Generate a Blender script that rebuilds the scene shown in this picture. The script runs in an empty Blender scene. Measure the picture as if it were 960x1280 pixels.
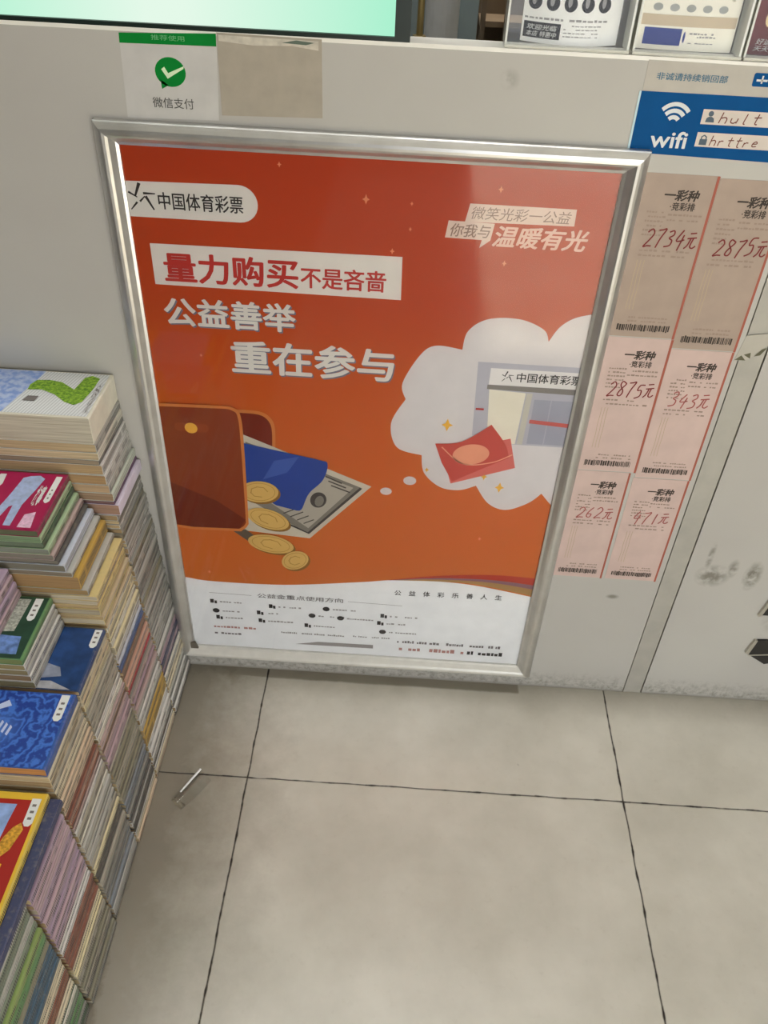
import bpy, bmesh, math, random
from mathutils import Vector, Matrix
from mathutils.geometry import tessellate_polygon

random.seed(7)
S = bpy.context.scene
COL = S.collection
PI = math.pi

# ---------------------------------------------------------------- camera
cam_d = bpy.data.cameras.new('camera')
cam = bpy.data.objects.new('camera', cam_d)
COL.objects.link(cam)
R_ = Vector((0.99798289, 0.04864878, 0.04078541))
U_ = Vector((-0.06245998, 0.63754702, 0.76787534))
F_ = Vector((-0.01135359, 0.76887391, -0.63929962))
M = Matrix(((R_.x, U_.x, -F_.x, 0.20621), (R_.y, U_.y, -F_.y, -0.9832), (R_.z, U_.z, -F_.z, 1.20071), (0, 0, 0, 1)))
cam.matrix_world = M
cam_d.sensor_fit = 'VERTICAL'
cam_d.sensor_height = 36.0
cam_d.lens = 36.0 * 1060.2 / 1280.0
cam_d.clip_start = 0.02
S.camera = cam

# ---------------------------------------------------------------- world, lights, exposure
S.view_settings.view_transform = 'Standard'
S.view_settings.look = 'None'
S.view_settings.gamma = 1.0
S.view_settings.use_curve_mapping = False
S.view_settings.exposure = -0.08
W = bpy.data.worlds.new('daylight'); S.world = W
W.use_nodes = True
W.node_tree.nodes['Background'].inputs[0].default_value = (0.92, 0.94, 0.97, 1)
W.node_tree.nodes['Background'].inputs[1].default_value = 5.0

def area(name, loc, rot, sx, sy, power, col):
    d = bpy.data.lights.new(name, 'AREA'); d.shape = 'RECTANGLE'; d.size = sx; d.size_y = sy
    d.energy = power; d.color = col
    o = bpy.data.objects.new(name, d); COL.objects.link(o); o.location = loc; o.rotation_euler = rot
    return o
area('ceiling_tube_light', (0.1, 0.035, 2.72), (0, 0, 0), 1.3, 0.22, 19.5, (0.99, 0.965, 0.945))
area('ceiling_tube_light', (0.2, -1.9, 2.72), (0, 0, 0), 1.5, 0.30, 2, (0.99, 0.965, 0.945))
area('ceiling_tube_light', (0.5, 0.8, 2.72), (0, 0, 0), 1.3, 0.25, 8, (1.0, 0.98, 0.94))
sun_d = bpy.data.lights.new('sun', 'SUN'); sun_d.energy = 21.0; sun_d.angle = 0.03; sun_d.color = (1.0, 0.91, 0.74)
sun = bpy.data.objects.new('sun', sun_d); COL.objects.link(sun); sun.location = (1, -5, 6)
sun.rotation_euler = Vector((0.0, 0.62, -0.78)).to_track_quat('-Z', 'Y').to_euler()

# ---------------------------------------------------------------- material helpers
KW = 0.75            # how bright a white surface comes out under these lamps
def lin(c):
    c = c / 255.0
    return c / 12.92 if c <= 0.04045 else ((c + 0.055) / 1.055) ** 2.4
KP = 0.73            # same for the print under the clear cover
def alb(rgb, k=KW):
    return tuple(min(0.92, lin(c) / k) for c in rgb) + (1.0,)

_m = {}
def mat(name, rgb=(128, 128, 128), rough=0.6, metal=0.0, spec=0.3, var=0.05, scale=40.0, k=KW):
    """plain procedural material with a little mottling"""
    if name in _m: return _m[name]
    m = bpy.data.materials.new(name); m.use_nodes = True
    nt = m.node_tree; b = nt.nodes['Principled BSDF']
    c = alb(rgb, k)
    if var > 0:
        tc = nt.nodes.new('ShaderNodeTexCoord'); nz = nt.nodes.new('ShaderNodeTexNoise')
        nz.inputs['Scale'].default_value = scale; nz.inputs['Detail'].default_value = 3
        nt.links.new(tc.outputs['Object'], nz.inputs['Vector'])
        rp = nt.nodes.new('ShaderNodeValToRGB')
        rp.color_ramp.elements[0].position = 0.3; rp.color_ramp.elements[1].position = 0.7
        rp.color_ramp.elements[0].color = tuple(x * (1 - var) for x in c[:3]) + (1,)
        rp.color_ramp.elements[1].color = tuple(min(0.95, x * (1 + var)) for x in c[:3]) + (1,)
        nt.links.new(nz.outputs['Fac'], rp.inputs['Fac']); nt.links.new(rp.outputs['Color'], b.inputs['Base Color'])
    else:
        b.inputs['Base Color'].default_value = c
    b.inputs['Roughness'].default_value = rough; b.inputs['Metallic'].default_value = metal
    b.inputs['Specular IOR Level'].default_value = spec
    _m[name] = m
    return m

class NT:
    """tiny node-graph helper"""
    def __init__(s, name):
        s.m = bpy.data.materials.new(name); s.m.use_nodes = True; s.t = s.m.node_tree
        s.b = s.t.nodes['Principled BSDF']
    def n(s, typ, **kw):
        o = s.t.nodes.new(typ)
        for k, v in kw.items(): setattr(o, k, v)
        return o
    def put(s, sock, v):
        if hasattr(v, 'is_output'): s.t.links.new(v, sock)
        else: sock.default_value = v
    def math(s, op, a, b=0.0, clamp=False):
        o = s.n('ShaderNodeMath', operation=op, use_clamp=clamp)
        s.put(o.inputs[0], a); s.put(o.inputs[1], b); return o.outputs[0]
    def mix(s, f, a, b):
        o = s.n('ShaderNodeMix', data_type='RGBA'); s.put(o.inputs[0], f); s.put(o.inputs[6], a); s.put(o.inputs[7], b)
        return o.outputs[2]
    def noise(s, vec, scale, detail=3, rough=0.5):
        o = s.n('ShaderNodeTexNoise'); s.put(o.inputs['Vector'], vec)
        o.inputs['Scale'].default_value = scale; o.inputs['Detail'].default_value = detail; o.inputs['Roughness'].default_value = rough
        return o.outputs['Fac']
    def ramp(s, f, lo, hi):
        o = s.n('ShaderNodeMapRange'); s.put(o.inputs[0], f); o.inputs[1].default_value = lo; o.inputs[2].default_value = hi
        o.clamp = True; return o.outputs[0]
    def sep(s, v):
        o = s.n('ShaderNodeSeparateXYZ'); s.put(o.inputs[0], v); return o.outputs
    def comb(s, x, y, z):
        o = s.n('ShaderNodeCombineXYZ'); s.put(o.inputs[0], x); s.put(o.inputs[1], y); s.put(o.inputs[2], z); return o.outputs[0]

# ---------------------------------------------------------------- object helpers
def raw(name, verts, faces, m, parent=None, org=(0, 0, 0), smooth=False):
    me = bpy.data.meshes.new(name)
    ox, oy, oz = org
    me.from_pydata([(x - ox, y - oy, z - oz) for x, y, z in verts], [], faces)
    me.update()
    if m: me.materials.append(m)
    if smooth:
        for p in me.polygons: p.use_smooth = True
    o = bpy.data.objects.new(name, me); COL.objects.link(o)
    if parent is not None: o.parent = parent
    return o

ORG = {}
def thing(name, label, cat, loc=(0, 0, 0), group=None):
    o = bpy.data.objects.new(name, None); COL.objects.link(o); o.location = loc
    o.empty_display_size = 0.02
    o['label'] = label; o['category'] = cat
    if group: o['group'] = group
    ORG[o.name] = tuple(loc)
    return o
def root_org(p):
    while p is not None:
        if p.name in ORG: return ORG[p.name]
        p = p.parent
    return (0, 0, 0)
def part(name, vf, m, parent, label=None, smooth=False):
    o = raw(name, vf[0], vf[1], m, parent, root_org(parent), smooth)
    if label: o['label'] = label
    return o
def solo(name, vf, m, label, cat, loc, group=None, smooth=False):
    o = raw(name, vf[0], vf[1], m, None, loc, smooth); o.location = loc
    o['label'] = label; o['category'] = cat
    if group: o['group'] = group
    ORG[o.name] = tuple(loc)
    return o
def struct(name, vf, m):
    o = raw(name, vf[0], vf[1], m); o['kind'] = 'structure'; return o

def join(*vfs):
    V, F = [], []
    for v, f in vfs:
        n = len(V); V += list(v); F += [tuple(i + n for i in q) for q in f]
    return V, F
def box(x0, x1, y0, y1, z0, z1):
    V = [(x, y, z) for x in (x0, x1) for y in (y0, y1) for z in (z0, z1)]
    F = [(0, 1, 3, 2), (4, 6, 7, 5), (0, 4, 5, 1), (2, 3, 7, 6), (0, 2, 6, 4), (1, 5, 7, 3)]
    return V, F
def flat(pts, y):
    """polygon lying on a plane that faces -Y (printed matter)"""
    v = [Vector((p[0], p[1], 0)) for p in pts]
    tr = tessellate_polygon([v])
    V = [(p[0], y, p[1]) for p in pts]; F = []
    for t in tr:
        a, b, c = (pts[i] for i in t)
        s = (b[0] - a[0]) * (c[1] - a[1]) - (b[1] - a[1]) * (c[0] - a[0])
        F.append(tuple(t) if s > 0 else (t[0], t[2], t[1]))
    return V, F
def sheet(pts, y, th):
    """thin solid sheet lying against a vertical face: outline extruded from y to y-th"""
    area2 = sum(pts[i][0] * pts[(i + 1) % len(pts)][1] - pts[(i + 1) % len(pts)][0] * pts[i][1] for i in range(len(pts)))
    if area2 < 0: pts = pts[::-1]
    V, F = flat(pts, y - th); n = len(pts)
    V2 = [(p[0], y, p[1]) for p in pts]
    F = F + [tuple(i + n for i in q[::-1]) for q in F]
    for i in range(n):
        j = (i + 1) % n; F.append((j, i, i + n, j + n))
    return V + V2, F
def rect(x0, z0, x1, z1): return [(x0, z0), (x1, z0), (x1, z1), (x0, z1)]
def rrect(x0, z0, x1, z1, r, n=6):
    P = []
    for cx, cz, a0 in ((x1 - r, z0 + r, -90), (x1 - r, z1 - r, 0), (x0 + r, z1 - r, 90), (x0 + r, z0 + r, 180)):
        for i in range(n + 1):
            a = math.radians(a0 + 90 * i / n); P.append((cx + r * math.cos(a), cz + r * math.sin(a)))
    return P
def ell(cx, cz, rx, rz, rot=0, n=28, a0=0, a1=360):
    P = []
    full = (a1 - a0) >= 360
    for i in range(n if full else n + 1):
        a = math.radians(a0 + (a1 - a0) * i / n); x, z = rx * math.cos(a), rz * math.sin(a)
        c, s = math.cos(math.radians(rot)), math.sin(math.radians(rot)); P.append((cx + x * c - z * s, cz + x * s + z * c))
    return P
def crom(pts, n=6):
    """smooth open curve through the points"""
    P = [pts[0]] + list(pts) + [pts[-1]]; out = []
    for i in range(1, len(P) - 2):
        for k in range(n):
            t = k / n
            out.append(tuple(0.5 * (2 * P[i][j] + (P[i + 1][j] - P[i - 1][j]) * t + (2 * P[i - 1][j] - 5 * P[i][j] + 4 * P[i + 1][j] - P[i + 2][j]) * t * t
                       + (3 * P[i][j] - P[i - 1][j] - 3 * P[i + 1][j] + P[i + 2][j]) * t ** 3) for j in range(len(pts[0]))))
    out.append(tuple(pts[-1])); return out
def ribbon(pts, w, y):
    """flat pen stroke"""
    L, Rr = [], []
    for i, p in enumerate(pts):
        a = pts[max(0, i - 1)]; b = pts[min(len(pts) - 1, i + 1)]
        dx, dz = b[0] - a[0], b[1] - a[1]; l = math.hypot(dx, dz) or 1
        ww = w if not callable(w) else w(i / max(1, len(pts) - 1))
        L.append((p[0] - dz / l * ww / 2, y, p[1] + dx / l * ww / 2)); Rr.append((p[0] + dz / l * ww / 2, y, p[1] - dx / l * ww / 2))
    n = len(pts); V = L + Rr
    return V, [(i, i + n, i + 1 + n, i + 1) for i in range(n - 1)]
def tube(pts, r, n=10, cap=True):
    V, F = [], []
    for i, p in enumerate(pts):
        p = Vector(p); a = Vector(pts[max(0, i - 1)]); b = Vector(pts[min(len(pts) - 1, i + 1)])
        d = (b - a).normalized(); u = d.orthogonal().normalized()
        if i and abs(u.dot(lu)) < 0.999:
            u = (lu - d * lu.dot(d)).normalized()
        lu = u; w = d.cross(u)
        rr = r(i / (len(pts) - 1)) if callable(r) else r
        for k in range(n):
            q = p + (u * math.cos(2 * PI * k / n) + w * math.sin(2 * PI * k / n)) * rr; V.append(tuple(q))
    for i in range(len(pts) - 1):
        for k in range(n):
            F.append((i * n + k, i * n + (k + 1) % n, (i + 1) * n + (k + 1) % n, (i + 1) * n + k))
    if cap:
        F.append(tuple(range(n))[::-1]); F.append(tuple(range((len(pts) - 1) * n, len(pts) * n)))
    return V, F

_fc = {}
def glyphs(body, bold=0.0, shear=0.0):
    key = (body, bold, shear)
    if key in _fc: return _fc[key]
    c = bpy.data.curves.new('lettering', 'FONT'); c.body = body; c.size = 1.0; c.offset = bold; c.shear = shear; c.resolution_u = 3
    o = bpy.data.objects.new('lettering', c); COL.objects.link(o)
    dg = bpy.context.evaluated_depsgraph_get()
    me = bpy.data.meshes.new_from_object(o.evaluated_get(dg))
    V = [tuple(v.co) for v in me.vertices]; F = [tuple(p.vertices) for p in me.polygons]
    bpy.data.objects.remove(o); bpy.data.curves.remove(c); bpy.data.meshes.remove(me)
    x0 = min(v[0] for v in V); x1 = max(v[0] for v in V); y0 = min(v[1] for v in V); y1 = max(v[1] for v in V)
    V = [((v[0] - x0) / (x1 - x0), (v[1] - y0) / (y1 - y0)) for v in V]
    _fc[key] = (V, F); return V, F
def text(body, x0, z0, x1, z1, y, bold=0.0, shear=0.0, dx=0.0, dz=0.0, tilt=0.0):
    V, F = glyphs(body, 0.0, shear)
    if bold > 0:
        return join(*[text(body, x0, z0, x1, z1, y - 1.6e-5 * i, 0.0, shear, dx + (z1 - z0) * bold * a, dz + (z1 - z0) * bold * b, tilt) for i, (a, b) in enumerate(((1, 0), (-1, 0), (0, .8), (0, -.8), (.7, .55), (-.7, .55), (.7, -.55), (-.7, -.55)))])
    return [(x0 + u * (x1 - x0) + dx, y, z0 + v * (z1 - z0) + dz + tilt * u * (x1 - x0)) for u, v in V], F
def word_lines(x0, z0, x1, z1, rows, y, seed, fill=0.5, cw=0.003):
    """rows of tiny illegible printed words"""
    r = random.Random(seed); out = []
    h = (z1 - z0) / rows
    for i in range(rows):
        zc = z1 - (i + 0.5) * h; x = x0
        while x < x1:
            w = r.uniform(0.4, 1.0) * cw
            if r.random() > 0.18 and x + w <= x1: out.append(flat(rect(x, zc - h * fill / 2, x + w, zc + h * fill * r.uniform(0.1, 0.5)), y))
            x += w + cw * 0.22
    return join(*out)

# ================================================================= SETTING
# floor: large glazed tiles with dark chipped grout
T = 0.6
g = NT('floor_tile'); tc = g.n('ShaderNodeTexCoord').outputs['Object']; sx, sy, sz = g.sep(tc)
def grout(coord, off, other):
    wob = g.math('MULTIPLY', g.math('SUBTRACT', g.noise(g.comb(g.math('MULTIPLY', coord, 2.0), other, 3.1), 14, 2), 0.5), 0.0045)
    d = g.math('ABSOLUTE', g.math('SUBTRACT', g.math('FLOORED_MODULO', g.math('ADD', g.math('ADD', coord, wob), T / 2 - off), T), T / 2))
    ch = g.math('MULTIPLY', g.ramp(g.noise(tc, 42, 3), 0.48, 0.8), 0.0016)
    return g.math('SUBTRACT', 1.0, g.math('DIVIDE', g.math('SUBTRACT', d, ch), 0.0019), True)
gx = g.math('MULTIPLY', grout(sx, 0.0, sy), 1.0)
gy = g.math('MULTIPLY', grout(sy, -0.2220, sx), g.ramp(g.noise(tc, 22, 2), 0.2, 0.42))
gm = g.math('MAXIMUM', gx, gy)
base = g.mix(g.ramp(g.noise(tc, 5, 5, 0.6), 0.33, 0.68), alb((174, 170, 158)), alb((193, 189, 178)))
base = g.mix(g.math('MULTIPLY', g.ramp(g.noise(tc, 60, 4, 0.7), 0.58, 0.85), 0.2), base, alb((140, 130, 110)))
# trodden-in dirt along the counter's foot; beside the magazines mixed with painted stack shade
dirt_shade_n = g.noise(tc, 18, 6, 0.7)
near_c = g.ramp(g.math('ADD', sy, g.math('MULTIPLY', dirt_shade_n, 0.05)), -0.035, 0.03)
near_m = g.math('MULTIPLY', g.ramp(g.math('SUBTRACT', sx, g.math('MULTIPLY', dirt_shade_n, 0.13)), 0.01, -0.17), g.ramp(sy, -1.1, -0.35))
near_k = g.math('MULTIPLY', g.ramp(g.math('ADD', sy, g.math('MULTIPLY', dirt_shade_n, 0.16)), -0.06, 0.07), g.ramp(sx, 0.03, -0.06))
frame_shade = g.math('MULTIPLY', g.math('MULTIPLY', g.ramp(g.math('ADD', sy, g.math('MULTIPLY', dirt_shade_n, 0.006)), -0.020, -0.014), g.ramp(sx, 0.452, 0.446)), 0.9)  # shadow of the frame's bottom bar, painted into the tile colour
near_c = g.math('MAXIMUM', near_c, g.math('MULTIPLY', frame_shade, 2.2))
grime_shade = g.math('MAXIMUM', g.math('MULTIPLY', near_c, 0.35), g.math('MAXIMUM', g.math('MULTIPLY', g.math('MAXIMUM', near_m, g.ramp(g.math('SUBTRACT', sx, g.math('MULTIPLY', dirt_shade_n, 0.05)), -0.135, -0.165)), 0.72), g.math('MULTIPLY', near_k, 0.75)), True)
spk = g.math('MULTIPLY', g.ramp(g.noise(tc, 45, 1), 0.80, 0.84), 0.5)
base = g.mix(g.math('MAXIMUM', grime_shade, spk), base, alb((86, 76, 60)))
base = g.mix(gm, base, alb((38, 33, 28)))
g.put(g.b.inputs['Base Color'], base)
g.put(g.b.inputs['Roughness'], g.math('ADD', 0.26, g.math('MULTIPLY', gm, 0.6)))
g.b.inputs['Specular IOR Level'].default_value = 0.45
bp = g.n('ShaderNodeBump'); bp.inputs['Strength'].default_value = 0.5; bp.inputs['Distance'].default_value = 0.002
g.put(bp.inputs['Height'], g.math('SUBTRACT', 1.0, gm)); g.put(g.b.inputs['Normal'], bp.outputs[0])
XL, XR, YB, YF, HC = -1.7, 2.2, -2.9, 1.9, 2.75
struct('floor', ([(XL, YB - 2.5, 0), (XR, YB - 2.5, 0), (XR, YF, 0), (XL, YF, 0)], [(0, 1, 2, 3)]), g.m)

wall_m = mat('wall_paint', (112, 110, 106), 0.7, var=0.03, scale=4)
dark_wall = mat('shop_backing_paint', (120, 132, 132), 0.7, var=0.08, scale=6)
struct('ceiling', box(XL, XR, YB, YF, HC, HC + 0.05), mat('ceiling_paint', (190, 190, 186), 0.8, var=0.02, scale=5))
struct('wall_left', box(XL - 0.05, XL, YB, YF, 0, HC), wall_m)
struct('wall_right', box(XR, XR + 0.05, YB, YF, 0, HC), wall_m)
struct('wall_far', box(XL, XR, YF, YF + 0.05, 0, HC), dark_wall)
DX0, DX1, DH = 0.45, 2.00, 2.15       # added unseen doorway behind the viewer, sized for the daylight and sun patch
struct('wall_back', join(box(XL, DX0, YB - 0.05, YB, 0, HC), box(DX1, XR, YB - 0.05, YB, 0, HC), box(DX0, DX1, YB - 0.05, YB, DH, HC)), wall_m)

# ================================================================= COUNTER
g = NT('white_laminate'); tc = g.n('ShaderNodeTexCoord').outputs['Object']; sx, sy, sz = g.sep(tc); sx = g.math('ADD', sx, 0.2)
base = g.mix(g.ramp(g.noise(tc, 3.0, 4), 0.35, 0.7), alb((164, 161, 155)), alb((173, 171, 164)))
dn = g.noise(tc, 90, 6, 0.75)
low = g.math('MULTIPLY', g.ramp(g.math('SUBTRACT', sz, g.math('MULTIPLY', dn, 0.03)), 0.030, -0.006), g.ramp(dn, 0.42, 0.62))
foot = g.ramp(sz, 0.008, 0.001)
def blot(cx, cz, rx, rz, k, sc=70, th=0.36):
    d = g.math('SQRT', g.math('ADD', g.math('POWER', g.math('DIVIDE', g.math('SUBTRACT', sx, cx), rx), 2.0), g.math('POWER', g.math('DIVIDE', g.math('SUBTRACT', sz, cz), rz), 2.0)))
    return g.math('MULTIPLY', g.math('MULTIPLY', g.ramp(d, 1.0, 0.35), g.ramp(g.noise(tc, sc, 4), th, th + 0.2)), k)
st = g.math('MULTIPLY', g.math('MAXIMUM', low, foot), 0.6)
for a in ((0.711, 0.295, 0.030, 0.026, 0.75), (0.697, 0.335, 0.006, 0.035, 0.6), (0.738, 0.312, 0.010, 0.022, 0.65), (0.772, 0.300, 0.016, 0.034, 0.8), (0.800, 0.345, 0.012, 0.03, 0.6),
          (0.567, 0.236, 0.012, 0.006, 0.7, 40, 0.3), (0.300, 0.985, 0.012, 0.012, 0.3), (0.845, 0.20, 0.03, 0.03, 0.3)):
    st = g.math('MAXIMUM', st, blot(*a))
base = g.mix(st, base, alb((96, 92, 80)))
g.put(g.b.inputs['Base Color'], base); g.b.inputs['Roughness'].default_value = 0.42; g.b.inputs['Specular IOR Level'].default_value = 0.14
lam = g.m
CT = 1.014
ct = thing('counter', 'white laminate shop counter with a tall flat front and narrow ledge', 'counter', (0.2, 0, 0))
gap_m = mat('seam_dark_joint', (40, 37, 33), 0.8)
SX0, SX1 = 0.6365, 0.6665
part('front_panel', box(XL + .01, SX0 - 0.0020, 0, 0.022, 0, CT - 0.004), lam, ct)
part('door_panel', box(SX1 + 0.0018, XR - .01, 0, 0.022, 0, CT - 0.004), lam, ct, 'white laminate panel right of the grey seam strip')
part('trim_strip', box(SX0, SX1, 0.0010, 0.022, 0, CT - 0.004), mat('grey_edge_strip', (156, 153, 144), 0.45, var=0.06, scale=30), ct, 'grey vertical joining strip')
part('backing_board', box(XL + .01, XR - .01, 0.022, 0.033, 0, CT - 0.004), gap_m, ct)
part('ledge', box(XL + .01, XR - .01, 0.0, 0.033, CT - 0.004, CT), mat('ledge_white', (214, 212, 204), 0.3, spec=0.4, var=0.02), ct, 'white top ledge')
CX0, CX1 = XL + .01, XR - .01
dk = thing('inner_desk', 'low inner desk hidden behind the counter front', 'desk', (0.2, .35, 0))
part('worktop', box(CX0, CX1, 0.076, 0.62, 0.80, 0.83), mat('inner_worktop', (110, 112, 106), 0.5), dk, 'lower inner worktop')
part('carcass', join(box(CX0, CX1, 0.076, 0.09, 0.0, .80), box(CX0, CX1, 0.60, 0.62, 0, 0.80)), mat('carcass_board', (120, 118, 110), 0.7), dk)
part('backing_rail', box(CX0, CX1, 0.034, 0.074, 0.0, 0.95), mat('carcass_board', (120, 118, 110), 0.7), ct)

# ================================================================= FRAMED POSTER
FX0, FX1, FZ0, FZ1, BW = -0.1515, 0.4625, 0.0345, 0.9235, 0.0255
po = thing('poster_frame', 'silver snap frame holding a big orange lottery poster on the counter front', 'poster', (0.155, 0, FZ0))
g = NT('brushed_aluminium'); tc = g.n('ShaderNodeTexCoord').outputs['Object']
g.put(g.b.inputs['Base Color'], g.mix(g.ramp(g.noise(tc, 25, 4), 0.3, 0.7), (0.60, 0.59, 0.57, 1), (0.72, 0.715, 0.70, 1)))
g.b.inputs['Metallic'].default_value = 0.85; g.b.inputs['Roughness'].default_value = 0.30
alu = g.m
prof = [(0, 0), (0, .0085), (.0012, .0105), (.004, .0130), (.0075, .0155), (.0105, .0165), (.0135, .0160), (.0165, .0140), (.0195, .0105), (.022, .0078), (.0255, .0066), (.0255, 0)]
def bar(c0, c1, inw):
    """mitred frame bar between outer corners c0, c1; inw = direction to the inside"""
    d = Vector((c1[0] - c0[0], c1[1] - c0[1])).normalized(); i = Vector(inw); V, F = [], []
    for c, s in ((c0, 1), (c1, -1)):
        for u, h in prof:
            p = Vector(c) + i * u + d * (s * u); V.append((p.x, -h - 0.0003, p.y))
    n = len(prof)
    for k in range(n): F.append((k, (k + 1) % n, (k + 1) % n + n, k + n))
    F.append(tuple(range(n))); F.append(tuple(range(n, 2 * n))[::-1])
    return V, F
e = 0.0002
part('frame_bar', bar((FX0, FZ1), (FX1, FZ1), (0, -1)), alu, po, 'top bar of the silver frame')
part('frame_bar', bar((FX0, FZ0), (FX1, FZ0), (0, 1)), mat('worn_white_alu', (196, 194, 186), 0.35, 0.15, 0.5, 0.05, 60), po, 'grimy pale bottom bar of the frame')
part('frame_bar', bar((FX0, FZ0), (FX0, FZ1), (1, 0)), alu, po, 'left bar of the silver frame')
part('frame_bar', bar((FX1, FZ0), (FX1, FZ1), (-1, 0)), alu, po, 'right bar of the silver frame')
part('corner_joint', join(sheet([(FX0 + .018, FZ0 + .022), (FX0 + .032, FZ0 + .022), (FX0 + .0275, FZ0 + .036), (FX0 + .016, FZ0 + .036)], -.0072, .004)), mat('grimy_corner', (92, 86, 76), 0.7), po, 'dark grimy corner joint')

# printed sheet with its orange fade
PX0, PX1, PZ0, PZ1 = FX0 + 0.016, FX1 - 0.016, FZ0 + 0.016, FZ1 - 0.016
g = NT('orange_print'); tc = g.n('ShaderNodeTexCoord').outputs['Object']; sx, sy, sz = g.sep(tc)
rp = g.n('ShaderNodeValToRGB'); g.put(rp.inputs[0], g.ramp(sz, 0.15, 0.87))
els = rp.color_ramp.elements
els[0].position = 0.0; els[0].color = alb((186, 104, 44), KP); els[1].position = 1.0; els[1].color = alb((160, 55, 24), KP)
for p_, c_ in ((0.30, (184, 96, 38)), (0.52, (178, 84, 28)), (0.75, (166, 62, 24))):
    q = els.new(p_); q.color = alb(c_, KP)
g.put(g.b.inputs['Base Color'], rp.outputs[0]); g.b.inputs['Roughness'].default_value = 0.5; g.b.inputs['Specular IOR Level'].default_value = 0.15
YS = -0.0030
ps = part('poster_sheet', sheet(rect(PX0, PZ0, PX1, PZ1), YS + 0.0006, 0.0006), g.m, po, 'printed orange poster sheet')
def ink(name, rgb, **k): return mat('ink_' + name, rgb, 0.5, 0, 0.15, var=0.03, scale=30, k=0.73)
LY = lambda k: YS - 0.00022 * k            # print layers, bottom to top
def pp(name, vf, m, label=None): return part(name, vf, m, ps, label)
white = ink('white', (200, 196, 188)); cream = ink('cream', (214, 196, 168)); black = ink('black', (48, 44, 42))
grey = ink('grey', (140, 134, 130)); shade = ink('slate', (104, 104, 116)); red = ink('red', (166, 48, 42))

# white lower field with a wavy top and three coloured bands
wave_low = crom([(-.1355, .2235), (-.1202, .2211), (-.0787, .2164), (.0367, .2186), (.1591, .2356), (.2117, .2448), (.2797, .2481), (.3465, .2440), (.4356, .2269), (.4465, .2235)])
pp('white_field', flat([(PX0, PZ0), (PX1, PZ0)] + wave_low[::-1], LY(1)), ink('field', (222, 215, 212)))
def band(name, up, lo, rgb): pp(name, flat(crom(lo) + crom(up)[::-1], LY(2)), ink(name, rgb))
band('red_band', [(.200, .2436), (.2785, .2600), (.3691, .2700), (.4465, .2680)], [(.200, .2434), (.2785, .2555), (.3691, .2590), (.4465, .2520)], (168, 62, 44))
band('mauve_band', [(.205, .2440), (.2785, .2553), (.3691, .2588), (.4465, .2518)], [(.205, .2438), (.2785, .2525), (.3691, .2530), (.4465, .2420)], (130, 96, 104))
band('olive_band', [(.21, .2447), (.2785, .2523), (.3691, .2528), (.4465, .2418)], [(.21, .2445), (.2797, .2481), (.3465, .2470), (.4465, .2270)], (158, 124, 76))

# pill with the lottery emblem
pill = [(PX0, .8158), (.004, .8158)] + ell(.004, .8377, .0221, .0219, n=14, a0=-90, a1=90)[1:-1] + [(.004, .8596), (PX0, .8570)]
pp('logo_pill', flat(pill, LY(1)), white, 'white pill shaped logo label')
def emblem(cx, cz, s, y):
    st = [((-.1, 1), (-.5, .05), .2), ((-.95, .35), (-.35, .0), .13), ((.1, .3), (.95, .3), .14), ((.25, .1), (.75, -.85), .17), ((-.4, -.35), (-.9, -.9), .12), ((-.2, -.3), (.2, .1), .12)]
    return join(*[ribbon([(cx + a[0] * s, cz + a[1] * s), (cx + (a[0] + b[0]) / 2 * s, cz + (a[1] + b[1]) / 2 * s), (cx + b[0] * s, cz + b[1] * s)],
                         (lambda w: (lambda t: w * s * (1.2 - 0.6 * t)))(w), y) for a, b, w in st])
pp('logo_emblem', emblem(-.109, .839, .0165, LY(2)), black)
pp('logo_text', text('中国体育彩票', -.0905, .8265, .0085, .8465, LY(2), 0.012), black)

# headline block
pp('headline_panel', flat([(-.1078, .7315), (.1987, .7295), (.1976, .7854), (-.1078, .7840)], LY(1)), white)
pp('headline_text', text('量力购买', -.0935, .7365, .0703, .7735, LY(2), 0.03), red, 'red headline lettering')
pp('headline_text', text('不是吝啬', .0745, .7385, .1790, .7655, LY(2), 0.02), red, 'smaller red lettering')
for b_, r_ in (('公益善举', (-.1005, .6765, .0655, .7145)), ('重在参与', (-.0190, .6120, .1935, .6595))):
    pp('slogan_shadow', text(b_, *r_, LY(1), 0.032, 0, .0016, -.0020), shade)
    pp('slogan_text', text(b_, *r_, LY(2), 0.03), white, 'white slogan lettering')
# upper right slogan
pp('slogan_panel', flat([(.2680, .8325), (.3949, .8343), (.3945, .8540), (.2720, .8540)], LY(1)), ink('pale_panel', (204, 186, 172)))
pp('slogan_panel', flat([(.2463, .8125), (.2900, .8118), (.2880, .8020), (.3000, .8118), (.3030, .8322), (.2490, .8330)], LY(1)), ink('pale_panel', (204, 186, 172)))
pp('panel_text', text('微笑光彩一公益', .2745, .8362, .3900, .8510, LY(2), 0.0, 0.2), ink('grey_brown', (136, 112, 98)))
pp('panel_text', text('你我与', .2520, .8145, .2990, .8300, LY(2), 0.01, 0.2), ink('grey_brown', (136, 112, 98)))
pp('slogan_text', text('温暖有光', .3030, .8050, .4135, .8300, LY(2), 0.03, 0.25), ink('pink_white', (208, 176, 160)))

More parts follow.
